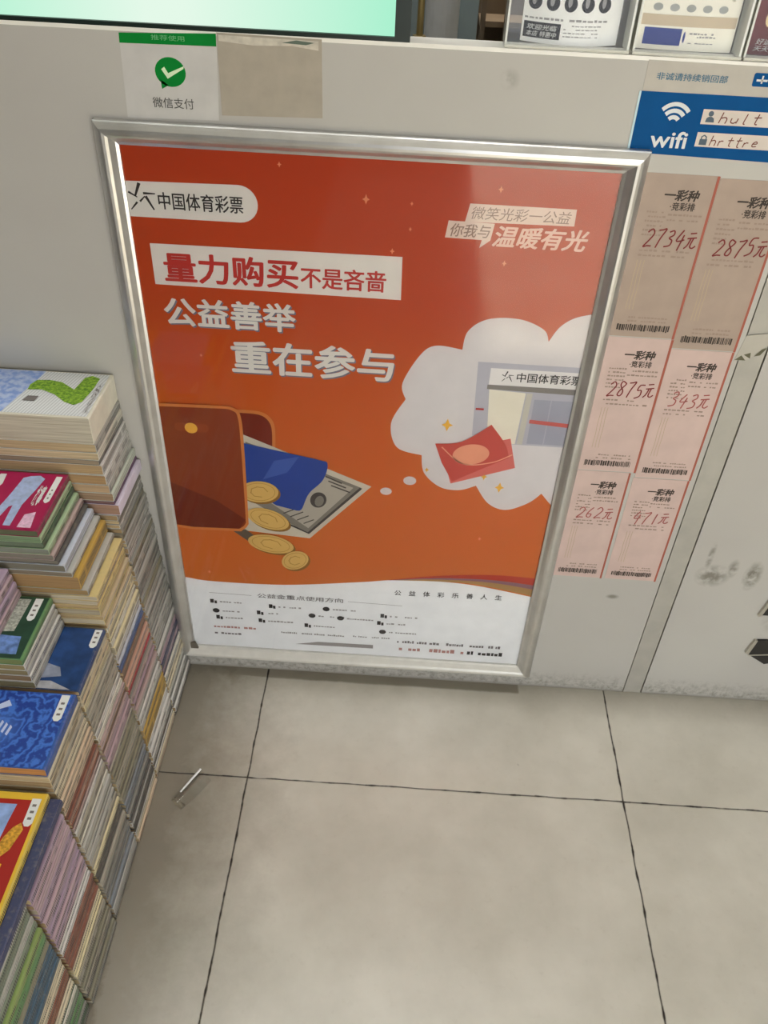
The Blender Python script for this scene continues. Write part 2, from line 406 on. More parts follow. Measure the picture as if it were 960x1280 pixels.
# thought cloud
arcs = [[(.3899, .6847), (.4005, .7056), (.4177, .7195), (.4465, .7280)],
        [(.2816, .6659), (.2861, .6925), (.3093, .7107), (.3491, .7133), (.3811, .7010), (.3899, .6847)],
        [(.2129, .5860), (.2072, .6106), (.2277, .6541), (.2473, .6694), (.2816, .6659)],
        [(.2408, .4948), (.2050, .5060), (.1950, .5461), (.2129, .5860)],
        [(.3233, .4465), (.3000, .4365), (.2713, .4400), (.2464, .4639), (.2408, .4948)],
        [(.4198, .4393), (.4029, .4199), (.3719, .4045), (.3445, .4152), (.3233, .4465)],
        [(.4465, .4080), (.4315, .4252), (.4198, .4393)]]
cl = []
for a in reversed(arcs): cl += crom(a, 7)[:-1]
cl += [(.4465, .7280)]
cloud_m = ink('cloud', (192, 187, 185))
pp('thought_cloud', flat(cl, LY(1)), cloud_m)
pp('thought_bubble', flat(ell(.2268, .4480, .0094, .0078), LY(1)), cloud_m)
pp('thought_bubble', flat(ell(.1930, .4258, .0085, .0068), LY(1)), cloud_m)
# shop front drawn in the cloud
sg = ink('shop_grey', (164, 162, 168))
pp('shop_front', flat([(.3040, .6500), (.4465, .6500), (.4465, .5230), (.3295, .5230), (.3290, .5400), (.3081, .5342)], LY(2)), sg)
pp('shop_fascia', flat(rect(.3215, .6170, .4465, .6420), LY(3)), ink('fascia', (206, 202, 198)))
pp('shop_eave', flat([(.3200, .6100), (.4465, .6080), (.4465, .6168), (.3200, .6168)], LY(3)), ink('eave', (118, 112, 106)))
pp('shop_sign_text', join(emblem(.345, .6305, .008, LY(4)), text('中国体育彩票', .3570, .6235, .4420, .6375, LY(4), 0.012)), black)
pp('shop_counter_window', flat([(.3231, .6098), (.3723, .6070), (.3690, .5240), (.3295, .5240)], LY(3)), ink('shop_cream', (204, 198, 182)))
pp('shop_pillar', flat([(.3735, .6070), (.3815, .6070), (.3790, .5240), (.3715, .5240)], LY(3)), ink('shop_pillar', (176, 172, 160)))
for x0, x1 in ((.3850, .4075), (.4085, .4465)): pp('shop_pane', flat(rect(x0, .5260, x1, .5980), LY(3)), ink('pane', (146, 146, 156)))
pp('pane_stripe', flat([(.3835, .5600), (.4400, .5560), (.4400, .5625), (.3835, .5660)], LY(4)), ink('stripe_red', (178, 84, 76)))
pp('wall_mark', flat(rect(.3085, .5765, .3195, .5795), LY(4)), red)
# red packets
pkt = ink('packet_red', (176, 70, 58)); pk2 = ink('packet_rose', (190, 98, 88)); gold = ink('gold', (206, 158, 60))
pp('red_packet', flat([(.2700, .5020), (.3620, .5330), (.3750, .4830), (.2860, .4480)], LY(4)), pk2)
pp('red_packet', flat(crom([(.2584, .5169), (.2950, .5230), (.3330, .5540)]) + crom([(.3330, .5540), (.3560, .5230), (.3640, .5000)])[1:] + crom([(.3640, .5000), (.3300, .4790), (.2880, .4520)])[1:] + [(.2700, .4850)], LY(5)), pkt)
pp('packet_seal', flat(ell(.3100, .5020, .0260, .0175, 12), LY(6)), ink('seal', (204, 142, 112)))
pp('packet_flap_line', ribbon(crom([(.268, .512), (.300, .485), (.340, .490), (.368, .506)]), .0018, LY(6)), ink('flap', (212, 150, 120)))
def sparkle(cx, cz, s): return flat([(cx + (s if i % 2 == 0 else s * .38) * math.cos(i * PI / 4) * (0.75 if i % 4 == 0 else 1), cz + (s if i % 2 == 0 else s * .38) * math.sin(i * PI / 4)) for i in range(8)], LY(4))
for cx, cz, s in ((.2725, .5490, .0105), (.3575, .4460, .0095), (.3330, .4640, .0065), (.2500, .4700, .0045)): pp('sparkle', sparkle(cx, cz, s), gold)
for cx, cz, s in ((.0530, .8855, .0035), (.152, .8520, .006), (.2050, .8200, .003), (.3050, .8720, .0042), (.1850, .7920, .004), (.2050, .8500, .0028), (-.0600, .6350, .003), (.3400, .3450, .004), (.3200, .7850, .004), (-.0850, .2380, .004)):
    pp('confetti', sparkle(cx, cz, s), ink('confetti', (206, 130, 90)))

# wallet with bill, card and coins
pp('wallet_back_flap', flat(crom([(-.0200, .5530), (.0120, .5520), (.0270, .5430), (.0330, .5250), (.0320, .4850)]) + [(-.0200, .4850)], LY(1)), ink('wallet_trim', (190, 118, 60)))
pp('wallet_back_flap', flat(crom([(-.0200, .5480), (.0100, .5470), (.0230, .5390), (.0285, .5230), (.0275, .4850)]) + [(-.0200, .4850)], LY(2)), ink('wallet_dark', (112, 38, 24)))
bill_o = [(-.0150, .5130), (.1712, .4330), (.0790, .3240), (-.0478, .3340), (-.0200, .4000)]
pp('banknote', flat(bill_o, LY(3)), ink('bill_edge', (186, 178, 160)))
pp('banknote_panel', flat([(-.010, .500), (.1580, .4290), (.0770, .3330), (-.020, .4000)], LY(4)), ink('bill_print', (120, 114, 104)))
pp('banknote_panel', flat([(.0900, .4520), (.1450, .4290), (.0770, .3450), (.0100, .4000)], LY(5)), ink('bill_light', (164, 156, 142)))
pp('banknote_border', ribbon([(.1560, .4290), (.0770, .3350), (.0300, .3600)], .004, LY(6)), ink('bill_dark', (70, 64, 60)))
pp('banknote_seal', flat(ell(.0930, .4020, .0120, .0150, -15), LY(6)), ink('bill_dark', (70, 64, 60)))
pp('banknote_seal', flat(ell(.0945, .4000, .0065, .0105, -15), LY(7)), ink('bill_print', (120, 114, 104)))
pp('banknote_lines', join(*[ribbon([(.104 + .004 * i, .447 - .008 * i), (.128 + .006 * i, .436 - .008 * i)], .0022, LY(6)) for i in range(3)] + [ribbon([(.040 + .01 * i, .372 - .006 * i), (.062 + .008 * i, .384 - .007 * i)], .0018, LY(6)) for i in range(4)]), ink('bill_dark', (70, 64, 60)))
pp('banknote', flat([(-.0478, .3360), (-.0200, .3340), (.0200, .2980), (.0000, .2950)], LY(3)), ink('bill_dark2', (96, 84, 70)), 'corner of a second banknote')
pp('blue_card', flat(crom([(-.0140, .4980), (.0350, .4880), (.0950, .4760), (.1070, .4690), (.1000, .4400), (.0790, .4130), (.0680, .3830), (.0600, .3790)]) + [(.0291, .3870), (-.0140, .4200)], LY(7)), ink('card_blue', (40, 66, 138)))
pp('card_sheen', flat([(.030, .4700), (.066, .4800), (.048, .4500), (.012, .4350)], LY(8)), ink('card_blue_light', (62, 88, 156)))
coin = ink('coin_gold', (196, 164, 96)); rim = ink('coin_rim', (132, 96, 44))
for cx, cz, rx, rz, ro in ((.0050, .4110, .0290, .0200, 6), (.0160, .3590, .0330, .0190, -20), (.0180, .3080, .0360, .0185, -10), (.0550, .2760, .0235, .0180, 40)):
    pp('coin', flat(ell(cx + .003, cz - .0035, rx, rz, ro), LY(8)), rim)
    c_ = pp('coin', flat(ell(cx, cz, rx, rz, ro), LY(9)), coin, 'gold coin spilling from the wallet')
    pp('coin_relief', join(*[ribbon(ell(cx, cz, rx * .82, rz * .82, ro) + [ell(cx, cz, rx * .82, rz * .82, ro)[0]], .0010, LY(10)),
                             *[ribbon([ell(cx, cz, rx * .45, rz * .5, ro)[k] for k in (i, i + 4, i + 8)], .0016, LY(10)) for i in (0, 7, 14)]]), ink('coin_mid', (170, 134, 70)))
wal = [(PX0, .5570)] + crom([(-.0350, .5590), (-.0230, .5570), (-.0140, .5460), (-.0120, .5000), (-.0140, .3650), (-.0160, .3440), (-.0270, .3310)]) + [(-.1000, .3290), (PX0, .3330)]
pp('wallet', flat(wal, LY(11)), ink('wallet_trim', (190, 118, 60)))
wal2 = [(PX0, .5520)] + crom([(-.0360, .5545), (-.0255, .5525), (-.0180, .5430), (-.0165, .5000), (-.0180, .3680), (-.0195, .3470), (-.0290, .3365)]) + [(-.1000, .3345), (PX0, .3385)]
pp('wallet', flat(wal2, LY(12)), ink('wallet_brown', (130, 58, 30)), 'brown leather wallet')
pp('wallet_fold', flat([(PX0, .4250), (-.0600, .3900), (-.0185, .3560), (-.0290, .3365), (-.1000, .3345), (PX0, .3385)], LY(13)), ink('wallet_fold', (108, 44, 26)))
pp('wallet_clasp', flat(ell(-.0850, .5190, .0090, .0088), LY(13)), gold)
pp('wallet_strap', flat(rrect(-.108, .5130, -.060, .5270, .006), LY(12.5)), ink('wallet_strap', (142, 66, 34)))

# small print
pp('motto_text', text('公\u3000益\u3000体\u3000彩\u3000乐\u3000善\u3000人\u3000生', .2160, .2110, .3900, .2225, LY(2), 0.012, tilt=0.022), black)
pp('small_heading', text('公益金重点使用方向', -.0100, .1850, .1320, .1950, LY(2), 0.01), ink('mid_grey', (104, 98, 96)))
pp('rule_line', join(ribbon([(-.0900, .1900), (-.0200, .1890)], .0008, LY(2)), ribbon([(.1400, .1890), (.2300, .1870)], .0008, LY(2))), grey)
r = random.Random(5); ic, tx = [], []
for cx, cz in ((-.085, .170), (.013, .166), (.104, .168), (.2000, .160), (-.082, .148), (-.008, .149), (.080, .150), (.128, .148), (.1950, .142), (-.078, .132), (-.006, .130), (.072, .125), (.200, .121)):
    ic.append(flat(ell(cx, cz, .0058, .0052), LY(2)) if r.random() < .5 else join(flat(rect(cx - .005, cz - .004, cx + .001, cz + .005), LY(2)), flat(rect(cx + .002, cz - .005, cx + .006, cz + .002), LY(2))))
    tx.append(word_lines(cx + .011, cz - .0035, cx + .011 + r.uniform(.030, .048), cz + .0035, 1, LY(2), r.random(), .5, .005))
pp('icon_row', join(*ic), black); pp('fine_print', join(*tx), grey)
pp('fine_print', word_lines(-.0890, .1045, -.0150, .1130, 1, LY(2), 3, .6, .007), ink('pinkish', (160, 116, 108)))
pp('fine_print', join(word_lines(.020, .1000, .1350, .1080, 1, LY(2), 4, .5, .004), word_lines(.150, .1020, .2150, .1090, 1, LY(2), 44, .5, .004)), grey)
pp('fine_print', word_lines(-.0890, .0890, -.0380, .0960, 1, LY(2), 6, .7, .006), ink('mid_grey', (104, 98, 96)))
pp('fine_print', flat([(.0500, .0760), (.1850, .0770), (.1850, .0860), (.0900, .0850)], LY(2)), grey)
pp('fine_print', word_lines(.2260, .0940, .4050, .1050, 1, LY(2), 8, .6, .005), ink('mid_grey', (104, 98, 96)))
pp('fine_print', word_lines(.2300, .0760, .3450, .0880, 1, LY(2), 9, .8, .008), ink('pinkish', (160, 116, 108)))
pp('fine_print', word_lines(.3480, .0760, .4250, .0880, 1, LY(2), 10, .8, .007), black)

# clear plastic cover over the print
g = NT('clear_poster_cover'); o_ = g.t.nodes['Material Output']
fr = g.n('ShaderNodeFresnel'); fr.inputs[0].default_value = 1.52
tr = g.n('ShaderNodeBsdfTransparent'); gl = g.n('ShaderNodeBsdfGlossy'); gl.inputs['Roughness'].default_value = 0.05
mx = g.n('ShaderNodeMixShader'); g.put(mx.inputs[0], fr.outputs[0]); g.put(mx.inputs[1], tr.outputs[0]); g.put(mx.inputs[2], gl.outputs[0])
g.put(o_.inputs[0], mx.outputs[0]); g.t.nodes.remove(g.b)
clear_cover = g.m
part('clear_cover', flat(rect(PX0, PZ0, PX1, PZ1), -0.0062), clear_cover, po, 'clear glossy plastic cover')

# ================================================================= STICKERS ON THE COUNTER
st = solo('payment_sticker', sheet([(-.1135, .9255), (-.0125, .9275), (-.0085, 1.0125), (-.1105, 1.0085)], 0, .0004), mat('sticker_white', (178, 176, 172), 0.4),
          'white payment sticker with a green chat bubble tick, above the poster frame', 'sticker', (-.06, 0, .93))
grn = mat('sticker_green', (14, 114, 44), 0.5, spec=0.06)
part('green_band', flat([(-.1110, .9990), (-.0090, 1.0005), (-.0085, 1.0125), (-.1105, 1.0085)], -.0006), grn, st)
part('band_text', text('推荐使用', -.077, 1.0035, -.042, 1.0085, -.0008, 0.0), mat('pale_green', (96, 160, 110), 0.5), st)
bub = ell(-.0605, .9735, .0165, .0145)
part('bubble_icon', join(flat(bub, -.0006), flat([(-.072, .966), (-.064, .9605), (-.0715, .9565)], -.0006)), grn, st)
part('tick_mark', flat([(-.0700, .9760), (-.0640, .9670), (-.0460, .9775), (-.0455, .9800), (-.0630, .9725), (-.0665, .9785)], -.0008), mat('tick_white', (196, 218, 180), 0.5), st)
part('caption', text('微信支付', -.0835, .9375, -.0385, .9480, -.0006, 0.005), mat('dark_print', (70, 70, 66), 0.5), st)
st = solo('blank_patch', sheet([(-.0085, .9330), (.1020, .9360), (.1015, 1.0125), (-.0080, 1.0135)], 0, .0006), mat('aged_paper', (152, 144, 130), 0.5, var=0.06, scale=50),
          'blank beige patch of old sticker beside the green payment sticker', 'sticker', (.045, 0, .93))
part('glue_residue', join(sheet([(-.006, 1.0060), (.030, 1.0035), (.070, 1.0050), (.098, 1.0020), (.098, 1.0105), (-.006, 1.0115)], -.0006, .0003)), mat('peeled_edge', (180, 174, 160), 0.5, var=0.15, scale=120), st)
part('ink_smudge', join(sheet([(.060, 1.0075), (.085, 1.0065), (.094, 1.0090), (.075, 1.0105)], -.0009, .0002)), mat('smudge_green', (84, 96, 84), 0.6), st)

st = solo('wifi_sticker', sheet([(.4400, .9195), (.7900, .9130), (.7900, 1.0095), (.4400, 1.0110)], 0, .0004), mat('sticker_paper', (164, 159, 149), 0.4),
          'blue and white wifi sign sticker at the upper right corner of the poster frame', 'sticker', (.6, 0, .92))
blu = mat('sticker_blue', (6, 70, 122), 0.5, spec=0.06)
part('blue_panel', flat([(.4390, .9195), (.7900, .9130), (.7900, .9820), (.4380, .9815)], -.0006), blu, st)
part('panel_edge', flat([(.4370, .9200), (.4395, .9200), (.4392, .9815), (.4370, .9815)], -.0007), mat('edge_pale', (176, 200, 206), 0.5), st)
wl = mat('sign_white', (196, 200, 200), 0.5)
for rr in (.0075, .0140, .0205):
    part('wifi_arc', ribbon([(.4790 + rr * 0.92 * math.cos(math.radians(a)), .9500 + rr * math.sin(math.radians(a))) for a in range(40, 141, 8)], .0042, -.0008), wl, st)
part('wifi_text', text('wifi', .4600, .9262, .4985, .9430, -.0008, 0.03), wl, st)
for z0, z1 in ((.9522, .9672), (.9292, .9440)):
    part('entry_field', flat(rect(.5085, z0, .7000, z1), -.0008), mat('field_paper', (192, 182, 172), 0.5), st)
part('person_icon', join(flat(ell(.5175, .9630, .0028, .0028, n=14), -.0010), flat([(.5130, .9545), (.5225, .9545), (.5215, .9585), (.5190, .9600), (.5160, .9600), (.5138, .9585)], -.0010)), mat('icon_dark', (70, 84, 96), 0.5), st)
part('lock_icon', join(flat(rect(.5125, .9312, .5205, .9372), -.0010), ribbon([(.5140, .9370), (.5140, .9395), (.5165, .9412), (.5190, .9395), (.5190, .9370)], .0014, -.0010)), mat('icon_dark', (70, 84, 96), 0.5), st)
hand = mat('marker_brown', (104, 54, 40), 0.5)
def stroke_text(strokes, x0, z0, sx_, sz_, w, y, slant=0.25):
    return join(*[ribbon(crom([(x0 + (p[0] + slant * p[1]) * sx_, z0 + p[1] * sz_) for p in s], 4), w, y) for s in strokes])
SG = {'h': [[(0, 1), (0, 0)], [(0, .45), (.3, .55), (.5, .4), (.5, 0)]], 'u': [[(0, .5), (.05, .1), (.3, 0), (.45, .15)], [(.5, .5), (.5, 0)]],
      'l': [[(.2, 1), (.2, .1), (.35, 0)]], 't': [[(.25, .95), (.25, .1), (.45, 0)], [(0, .6), (.55, .65)]], 'e': [[(0, .3), (.45, .35), (.3, .55), (.05, .35), (.1, .05), (.5, .08)]],
      'r': [[(0, .5), (0, 0)], [(0, .35), (.2, .5), (.4, .48)]], 'f': [[(.5, .95), (.25, .85), (.2, 0)], [(0, .5), (.5, .52)]],
      '1': [[(.35, 1), (.3, 0)]], '2': [[(0, .8), (.3, 1), (.55, .75), (.3, .35), (0, 0), (.3, .05), (.65, .05)]],
      '3': [[(.05, .9), (.4, 1), (.5, .75), (.2, .55), (.5, .4), (.45, .1), (0, 0)]], '4': [[(.35, 1), (0, .45), (.35, .42), (.65, .5)], [(.5, .75), (.35, -.1)]],
      '5': [[(.65, 1), (.2, .95), (.1, .6), (.45, .6), (.5, .2), (.05, 0)]], '6': [[(.45, 1), (.1, .5), (.1, .1), (.4, .05), (.45, .35), (.1, .35)]],
      '7': [[(0, .92), (.3, .95), (.6, 1), (.35, .5), (.2, -.05)]], '8': [[(.5, .9), (.2, 1), (.1, .75), (.5, .35), (.4, .05), (.1, .1), (.2, .4), (.55, .8), (.5, .92)]],
      '元': [[(.1, .9), (.6, .95)], [(0, .6), (.75, .68)], [(.3, .6), (.2, .2), (0, 0)], [(.5, .62), (.45, .15), (.7, .05), (.9, .2)]]}
def scrawl(s, x0, z0, cw, h, w, y, seed=1):
    r = random.Random(seed); out = []; x = x0
    for ch in s:
        if ch != ' ': out.append(stroke_text(SG[ch], x, z0 + r.uniform(-.06, .06) * h, cw, h * r.uniform(.9, 1.08), w, y, 0.22))
        x += cw * (1.05 if ch == '元' else .86)
    return join(*out)
part('handwriting', scrawl('hult e', .5275, .9545, .0135, .0105, .0012, -.0010), hand, st)
part('handwriting', scrawl('hrttre t', .5240, .9312, .0105, .0105, .0011, -.0010, 3), hand, st)
part('title_text', text('非诚请持续销回部', .4515, .9930, .5250, 1.0000, -.0006, 0.02), mat('title_teal', (62, 100, 120), 0.5), st)
part('corner_logo', join(flat(rrect(.5510, .9915, .5700, 1.0045, .002), -.0006)), blu, st)
part('corner_logo_mark', join(flat(rect(.5545, .9965, .5660, .9985), -.0008), flat(rect(.5595, .9945, .5612, 1.0020), -.0008)), wl, st)

# torn scrap of tape right of the tickets
st = solo('torn_sticker', sheet([(.6300, .6720), (.6480, .6755), (.6640, .6950), (.6800, .7060), (.6800, .7160), (.6350, .7080)], 0, .0006), mat('scrap_white', (164, 160, 149), 0.5),
          'torn scrap of sticker with dark triangles beside the lottery tickets', 'sticker', (.65, 0, .68))
part('dark_triangle', flat([(.6300, .6735), (.6440, .6735), (.6370, .6805)], -.0008), mat('olive_print', (84, 82, 62), 0.6), st)
part('dark_triangle', flat([(.6395, .6815), (.6475, .6850), (.6490, .6765)], -.0008), mat('olive_print', (84, 82, 62), 0.6), st)
part('dark_triangle', flat([(.6530, .6800), (.6600, .6820), (.6660, .6930), (.6600, .6905)], -.0008), mat('olive_print', (84, 82, 62), 0.6), st)

# black latch plates on the right panel
blk = mat('black_plastic', (30, 28, 26), 0.35, spec=0.5); slv = mat('latch_silver', (176, 172, 162), 0.3, 0.7)
def latch(pts, edge, line, label, loc):
    t = thing('cabinet_latch', label, 'latch', loc)
    part('plate', sheet(pts, 0, .004), blk, t); part('bevel', sheet(edge, 0, .0052), slv, t, 'silver edge')
    if line: part('slot_line', sheet(line, -.004, .0006), slv, t)
latch([(.8210, .1230), (.8240, .1590), (.9100, .1640), (.9100, .1230), (.8530, .1020)], [(.8130, .1280), (.8190, .1240), (.8245, .1590), (.8200, .1600)], [(.8210, .1210), (.9100, .1330), (.9100, .1355), (.8210, .1235)],
      'larger black latch plate with pointed underside low on the right panel', (.86, 0, .13))
latch([(.8125, .2190), (.8180, .2520), (.9000, .2560), (.9000, .2200)], [(.8060, .2170), (.8110, .2160), (.8180, .2520), (.8130, .2540)], None,
      'black latch plate above the larger pointed latch on the right panel', (.85, 0, .235))

# lottery tickets
paper_a = mat('ticket_tan', (154, 137, 124), 0.6, var=0.05, scale=35); paper_b = mat('ticket_pink', (184, 162, 154), 0.6, var=0.06, scale=25)
ink_k = mat('ticket_black', (56, 48, 42), 0.6); ink_g = mat('ticket_grey', (140, 122, 110), 0.6); ink_r = mat('ticket_redline', (150, 82, 66), 0.6)
ink_h = mat('ticket_hand', (112, 40, 40), 0.6); ink_p = mat('ticket_hand_faded', (150, 82, 78), 0.6); ink_l = mat('ticket_vlines', (166, 148, 122), 0.6)
TK = [(.4630, .0825, .6975, .8990, paper_a, '2734元', ink_h, 'tan lottery ticket marked 2734, at the top beside the poster frame'),
      (.5470, .0800, .6850, .8970, paper_a, '2875元', ink_h, 'tan lottery ticket marked 2875, top of the column nearest the seam strip'),
      (.4630, .0830, .4855, .6960, paper_b, '2875元', ink_h, 'pink lottery ticket marked 2875, middle of the column beside the poster frame'),
      (.5475, .0790, .4780, .6835, paper_b, '343元', ink_p, 'pink lottery ticket marked 343, middle of the column nearest the seam strip'),
      (.4630, .0770, .2760, .4840, paper_b, '262元', ink_p, 'pink lottery ticket marked 262, lowest one beside the poster frame'),
      (.5460, .0795, .2760, .4765, paper_b, '471元', ink_p, 'pink lottery ticket marked 471, lowest one nearest the seam strip')]
for i, (x0, w, z0, z1, pm, amt, hm, lb) in enumerate(TK):
    h = z1 - z0; y = -.0004 - .00005 * (i % 2)
    t = solo('lottery_ticket', sheet(rect(x0, z0, x0 + w, z1), 0, -y), pm, lb, 'ticket', (x0 + w / 2, 0, z0), 'lottery tickets stuck on the counter')
    X = lambda u: x0 + u * w
    Z = lambda v: z1 - v * h
    part('red_edge', flat(rect(X(.975), z0 - .001, X(1.012), z1), y - .0002), ink_r, t)
    part('header_text', join(text('一彩种', X(.33), Z(.145), X(.80), Z(.085), y - .0002, 0.04, 0.15), text('·竞彩排', X(.44), Z(.20), X(.78), Z(.155), y - .0002, 0.02)), ink_k, t)
    part('fine_print', join(word_lines(X(.14), Z(.36), X(.42), Z(.20), 6, y - .0002, i + 1, .45, .004), word_lines(X(.44), Z(.27), X(.92), Z(.21), 2, y - .0002, i + 20, .4, .005), word_lines(X(.16), Z(.485), X(.88), Z(.425), 2, y - .0002, i + 30, .4, .006)), ink_g, t)
    part('side_microprint', join(*[ribbon([(X(.17 + .05 * k + .004 * math.sin(q * 1.7 + k)), Z(.50 + .045 * q)) for q in range(8)], .0007, y - .0002) for k in range(3)]), ink_l, t)
    n = len(amt)
    part('handwritten_amount', scrawl(amt, X(.20), Z(.415), .0150 * (.92 if n == 5 else 1.0), .0215, .0017, y - .0004, i + 3), hm, t)
    part('caption', word_lines(X(.24), Z(.905), X(.86), Z(.855), 2, y - .0002, i + 50, .5, .004), ink_g, t)
    rb = random.Random(i); bars = []; u = .10
    while u < .88:
        bw = rb.choice((.008, .014, .02, .028)); bars.append(flat(rect(X(u), Z(.962 - rb.uniform(0, .008)), X(u + bw), Z(.912 + rb.uniform(0, .008))), y - .0002)); u += bw + rb.choice((.006, .009, .013))
    part('barcode', join(*bars), ink_k, t)

# ================================================================= THINGS ON AND BEHIND THE LEDGE
d = thing('display_screen', 'flat screen glowing mint green on the counter ledge', 'screen', (0.0, .02, CT))
g = NT('mint_screen_glow'); tc = g.n('ShaderNodeTexCoord').outputs['Object']; sx, sy, sz = g.sep(tc); o_ = g.t.nodes['Material Output']
em = g.n('ShaderNodeEmission')
g.put(em.inputs[0], g.mix(g.ramp(g.math('ABSOLUTE', g.math('ADD', sx, 0.06)), 0.02, 0.24), (0.82, 1.0, 0.86, 1), (0.42, 0.93, 0.66, 1)))
em.inputs[1].default_value = 1.0; g.put(o_.inputs[0], em.outputs[0])
part('screen_panel', sheet(rect(-.585, CT + .0045, .1765, CT + .40), .0035, .0006), g.m, d, 'lit mint green screen')
bz = mat('bezel_black', (22, 34, 30), 0.3, spec=0.5)
part('bezel', join(box(-.60, .1925, 0.0002, .022, CT, CT + .0042), box(.1767, .1925, 0.0002, .022, CT + .0042, CT + .415), box(-.60, -.585, 0.0002, .022, CT + .0042, CT + .415), box(-.585, .1767, 0.0002, .022, CT + .401, CT + .415)), bz, d, 'thin black bezel')
part('back_shell', box(-.585, .1766, .0037, .022, CT + .0043, CT + .40), bz, d)

def cyl(x, y, r_, z0, z1, n=24): return tube([(x, y, z0), (x, y, z1)], r_, n)
t = thing('standing_pipe', 'pale grey round pipe standing behind the counter ledge', 'pipe', (.2290, .30, .83))
part('tube', cyl(.2290, .30, .0225, .838, 1.75), mat('pipe_grey', (176, 176, 174), 0.4), t, smooth=False)
part('collar', cyl(.2290, .30, .0275, .83, .838), mat('pipe_collar', (140, 140, 138), 0.5), t)
t = thing('brass_fitting', 'small brass coloured fitting beside the black screen edge', 'fitting', (.200, .20, .83))
part('stem', tube([(.201, .20, .83), (.201, .20, .96), (.2015, .20, 1.02), (.203, .20, 1.2)], .0042, 12), mat('brass', (170, 148, 96), 0.3, 0.7), t)
part('nut', tube([(.201, .20, .965), (.201, .20, .985)], .0085, 6), mat('brass', (170, 148, 96), 0.3, 0.7), t)
part('base', box(.190, .213, .188, .212, .955, .966), mat('dark_teal', (52, 70, 66), 0.5), t)
t = thing('black_cable', 'small coil of black cable behind the counter ledge', 'cable', (.263, .17, .83))
cc = [(.262 + .013 * math.cos(a * .55) * (1 - a * .004), .17 + .01 * math.sin(a * .55), .905 + .002 * a) for a in range(38)]
part('cord', tube(cc, .0028, 8), mat('cable_black', (26, 34, 38), 0.5), t)
part('adapter', join(box(.246, .283, .15, .19, .83, .905)), mat('cable_black', (26, 34, 38), 0.5), t, 'black adapter block under the coil')
# brown slatted rack
t = thing('wooden_rack', 'brown slatted wooden rack behind the counter beside the first flyer', 'rack', (.300, .18, .83))
wd = mat('dark_wood', (98, 84, 68), 0.6, var=0.25, scale=18)
part('back_board', box(.272, .352, .215, .222, .83, 1.04), wd, t)
for k in range(4): part('shelf', box(.272, .352, .165, .215, .86 + .048 * k, .866 + .048 * k), mat('wood_mid', (122, 104, 82), 0.6, var=0.2, scale=20), t)
for x in (.272, .300, .326): part('upright', box(x, x + .006, .160, .165, .83, 1.04), wd, t)
# dark counter-top cabinet behind, seen between the things on the ledge
t = thing('dark_cabinet', 'dim grey green cabinet standing deep behind the counter', 'cabinet', (.4, .50, .83))
part('body', box(-.2, 1.0, .50, .60, .83, 1.5), mat('cabinet_teal', (96, 108, 108), 0.6, var=0.15, scale=9), t)
part('door', box(-.19, .36, .492, .4995, .84, 1.49), mat('cabinet_door', (128, 140, 142), 0.5, var=0.12, scale=7), t)
part('door', box(.37, .99, .492, .4995, .84, 1.49), mat('cabinet_door_dark', (84, 80, 72), 0.5, var=0.12, scale=7), t)

# acrylic leaflet holders with leaflets
g = NT('clear_acrylic'); o_ = g.t.nodes['Material Output']
fr = g.n('ShaderNodeFresnel'); fr.inputs[0].default_value = 1.49
tr = g.n('ShaderNodeBsdfTransparent'); tr.inputs[0].default_value = (0.98, 0.985, 0.98, 1); gl = g.n('ShaderNodeBsdfGlossy'); gl.inputs['Roughness'].default_value = 0.06
mx = g.n('ShaderNodeMixShader'); g.put(mx.inputs[0], g.math('MULTIPLY', g.math('MULTIPLY', fr.outputs[0], 0.6), g.math('SUBTRACT', 1.0, g.n('ShaderNodeNewGeometry').outputs['Backfacing']))); g.put(mx.inputs[1], tr.outputs[0]); g.put(mx.inputs[2], gl.outputs[0])
g.put(o_.inputs[0], mx.outputs[0]); g.t.nodes.remove(g.b); acr = g.m
edge_m = mat('acrylic_edge', (186, 186, 176), 0.2, spec=0.6)
def holder(x0, x1, label):
    t = thing('leaflet_holder', label, 'leaflet holder', ((x0 + x1) / 2, .02, CT), 'acrylic leaflet holders on the ledge')
    part('base', box(x0, x1, .001, .0330, CT, CT + .0025), acr, t)
    part('front_pane', box(x0, x1, .001, .0030, CT + .0025, CT + .15), acr, t)
    part('back_pane', box(x0, x1, .0300, .0320, CT + .0025, CT + .21), acr, t)
    for x in (x0, x1 - .0022): part('side_edge', box(x, x + .0022, .0030, .0300, CT + .0025, CT + .15), edge_m, t)
    part('front_lip', tube([(x0, .0010, CT + .0022), (x1, .0010, CT + .0022)], .0016, 8), edge_m, t, 'bright polished front lip')
    return t
holder(.2900, .4180, 'clear acrylic holder with the black and white leaflet')
holder(.4215, .5330, 'clear acrylic holder with the blue-blocked leaflet')
holder(.5355, .6600, 'clear acrylic holder with the dark red packet')
def curved(x0, x1, z0, z1, yc, bow, n=14, th=.0008):
    """sheet of paper bowed towards the viewer"""
    V, F = [], []
    f = lambda u: yc - bow * (1 - (2 * u - 1) ** 2)
    for k in range(n + 1):
        u = k / n; x = x0 + (x1 - x0) * u
        for zz, dy in ((z0, 0), (z1, 0), (z1, th), (z0, th)): V.append((x, f(u) + dy, zz))
    for k in range(n):
        a = 4 * k
        for i in range(4): F.append((a + i, a + 4 + i, a + 4 + (i + 1) % 4, a + (i + 1) % 4))
    F.append((0, 1, 2, 3)); F.append((4 * n + 3, 4 * n + 2, 4 * n + 1, 4 * n))
    return (V, [q[::-1] for q in F]), f
def bend(vf, x0, x1, f, off):
    return [(x, f((x - x0) / (x1 - x0)) - off, z) for x, y, z in vf[0]], vf[1]
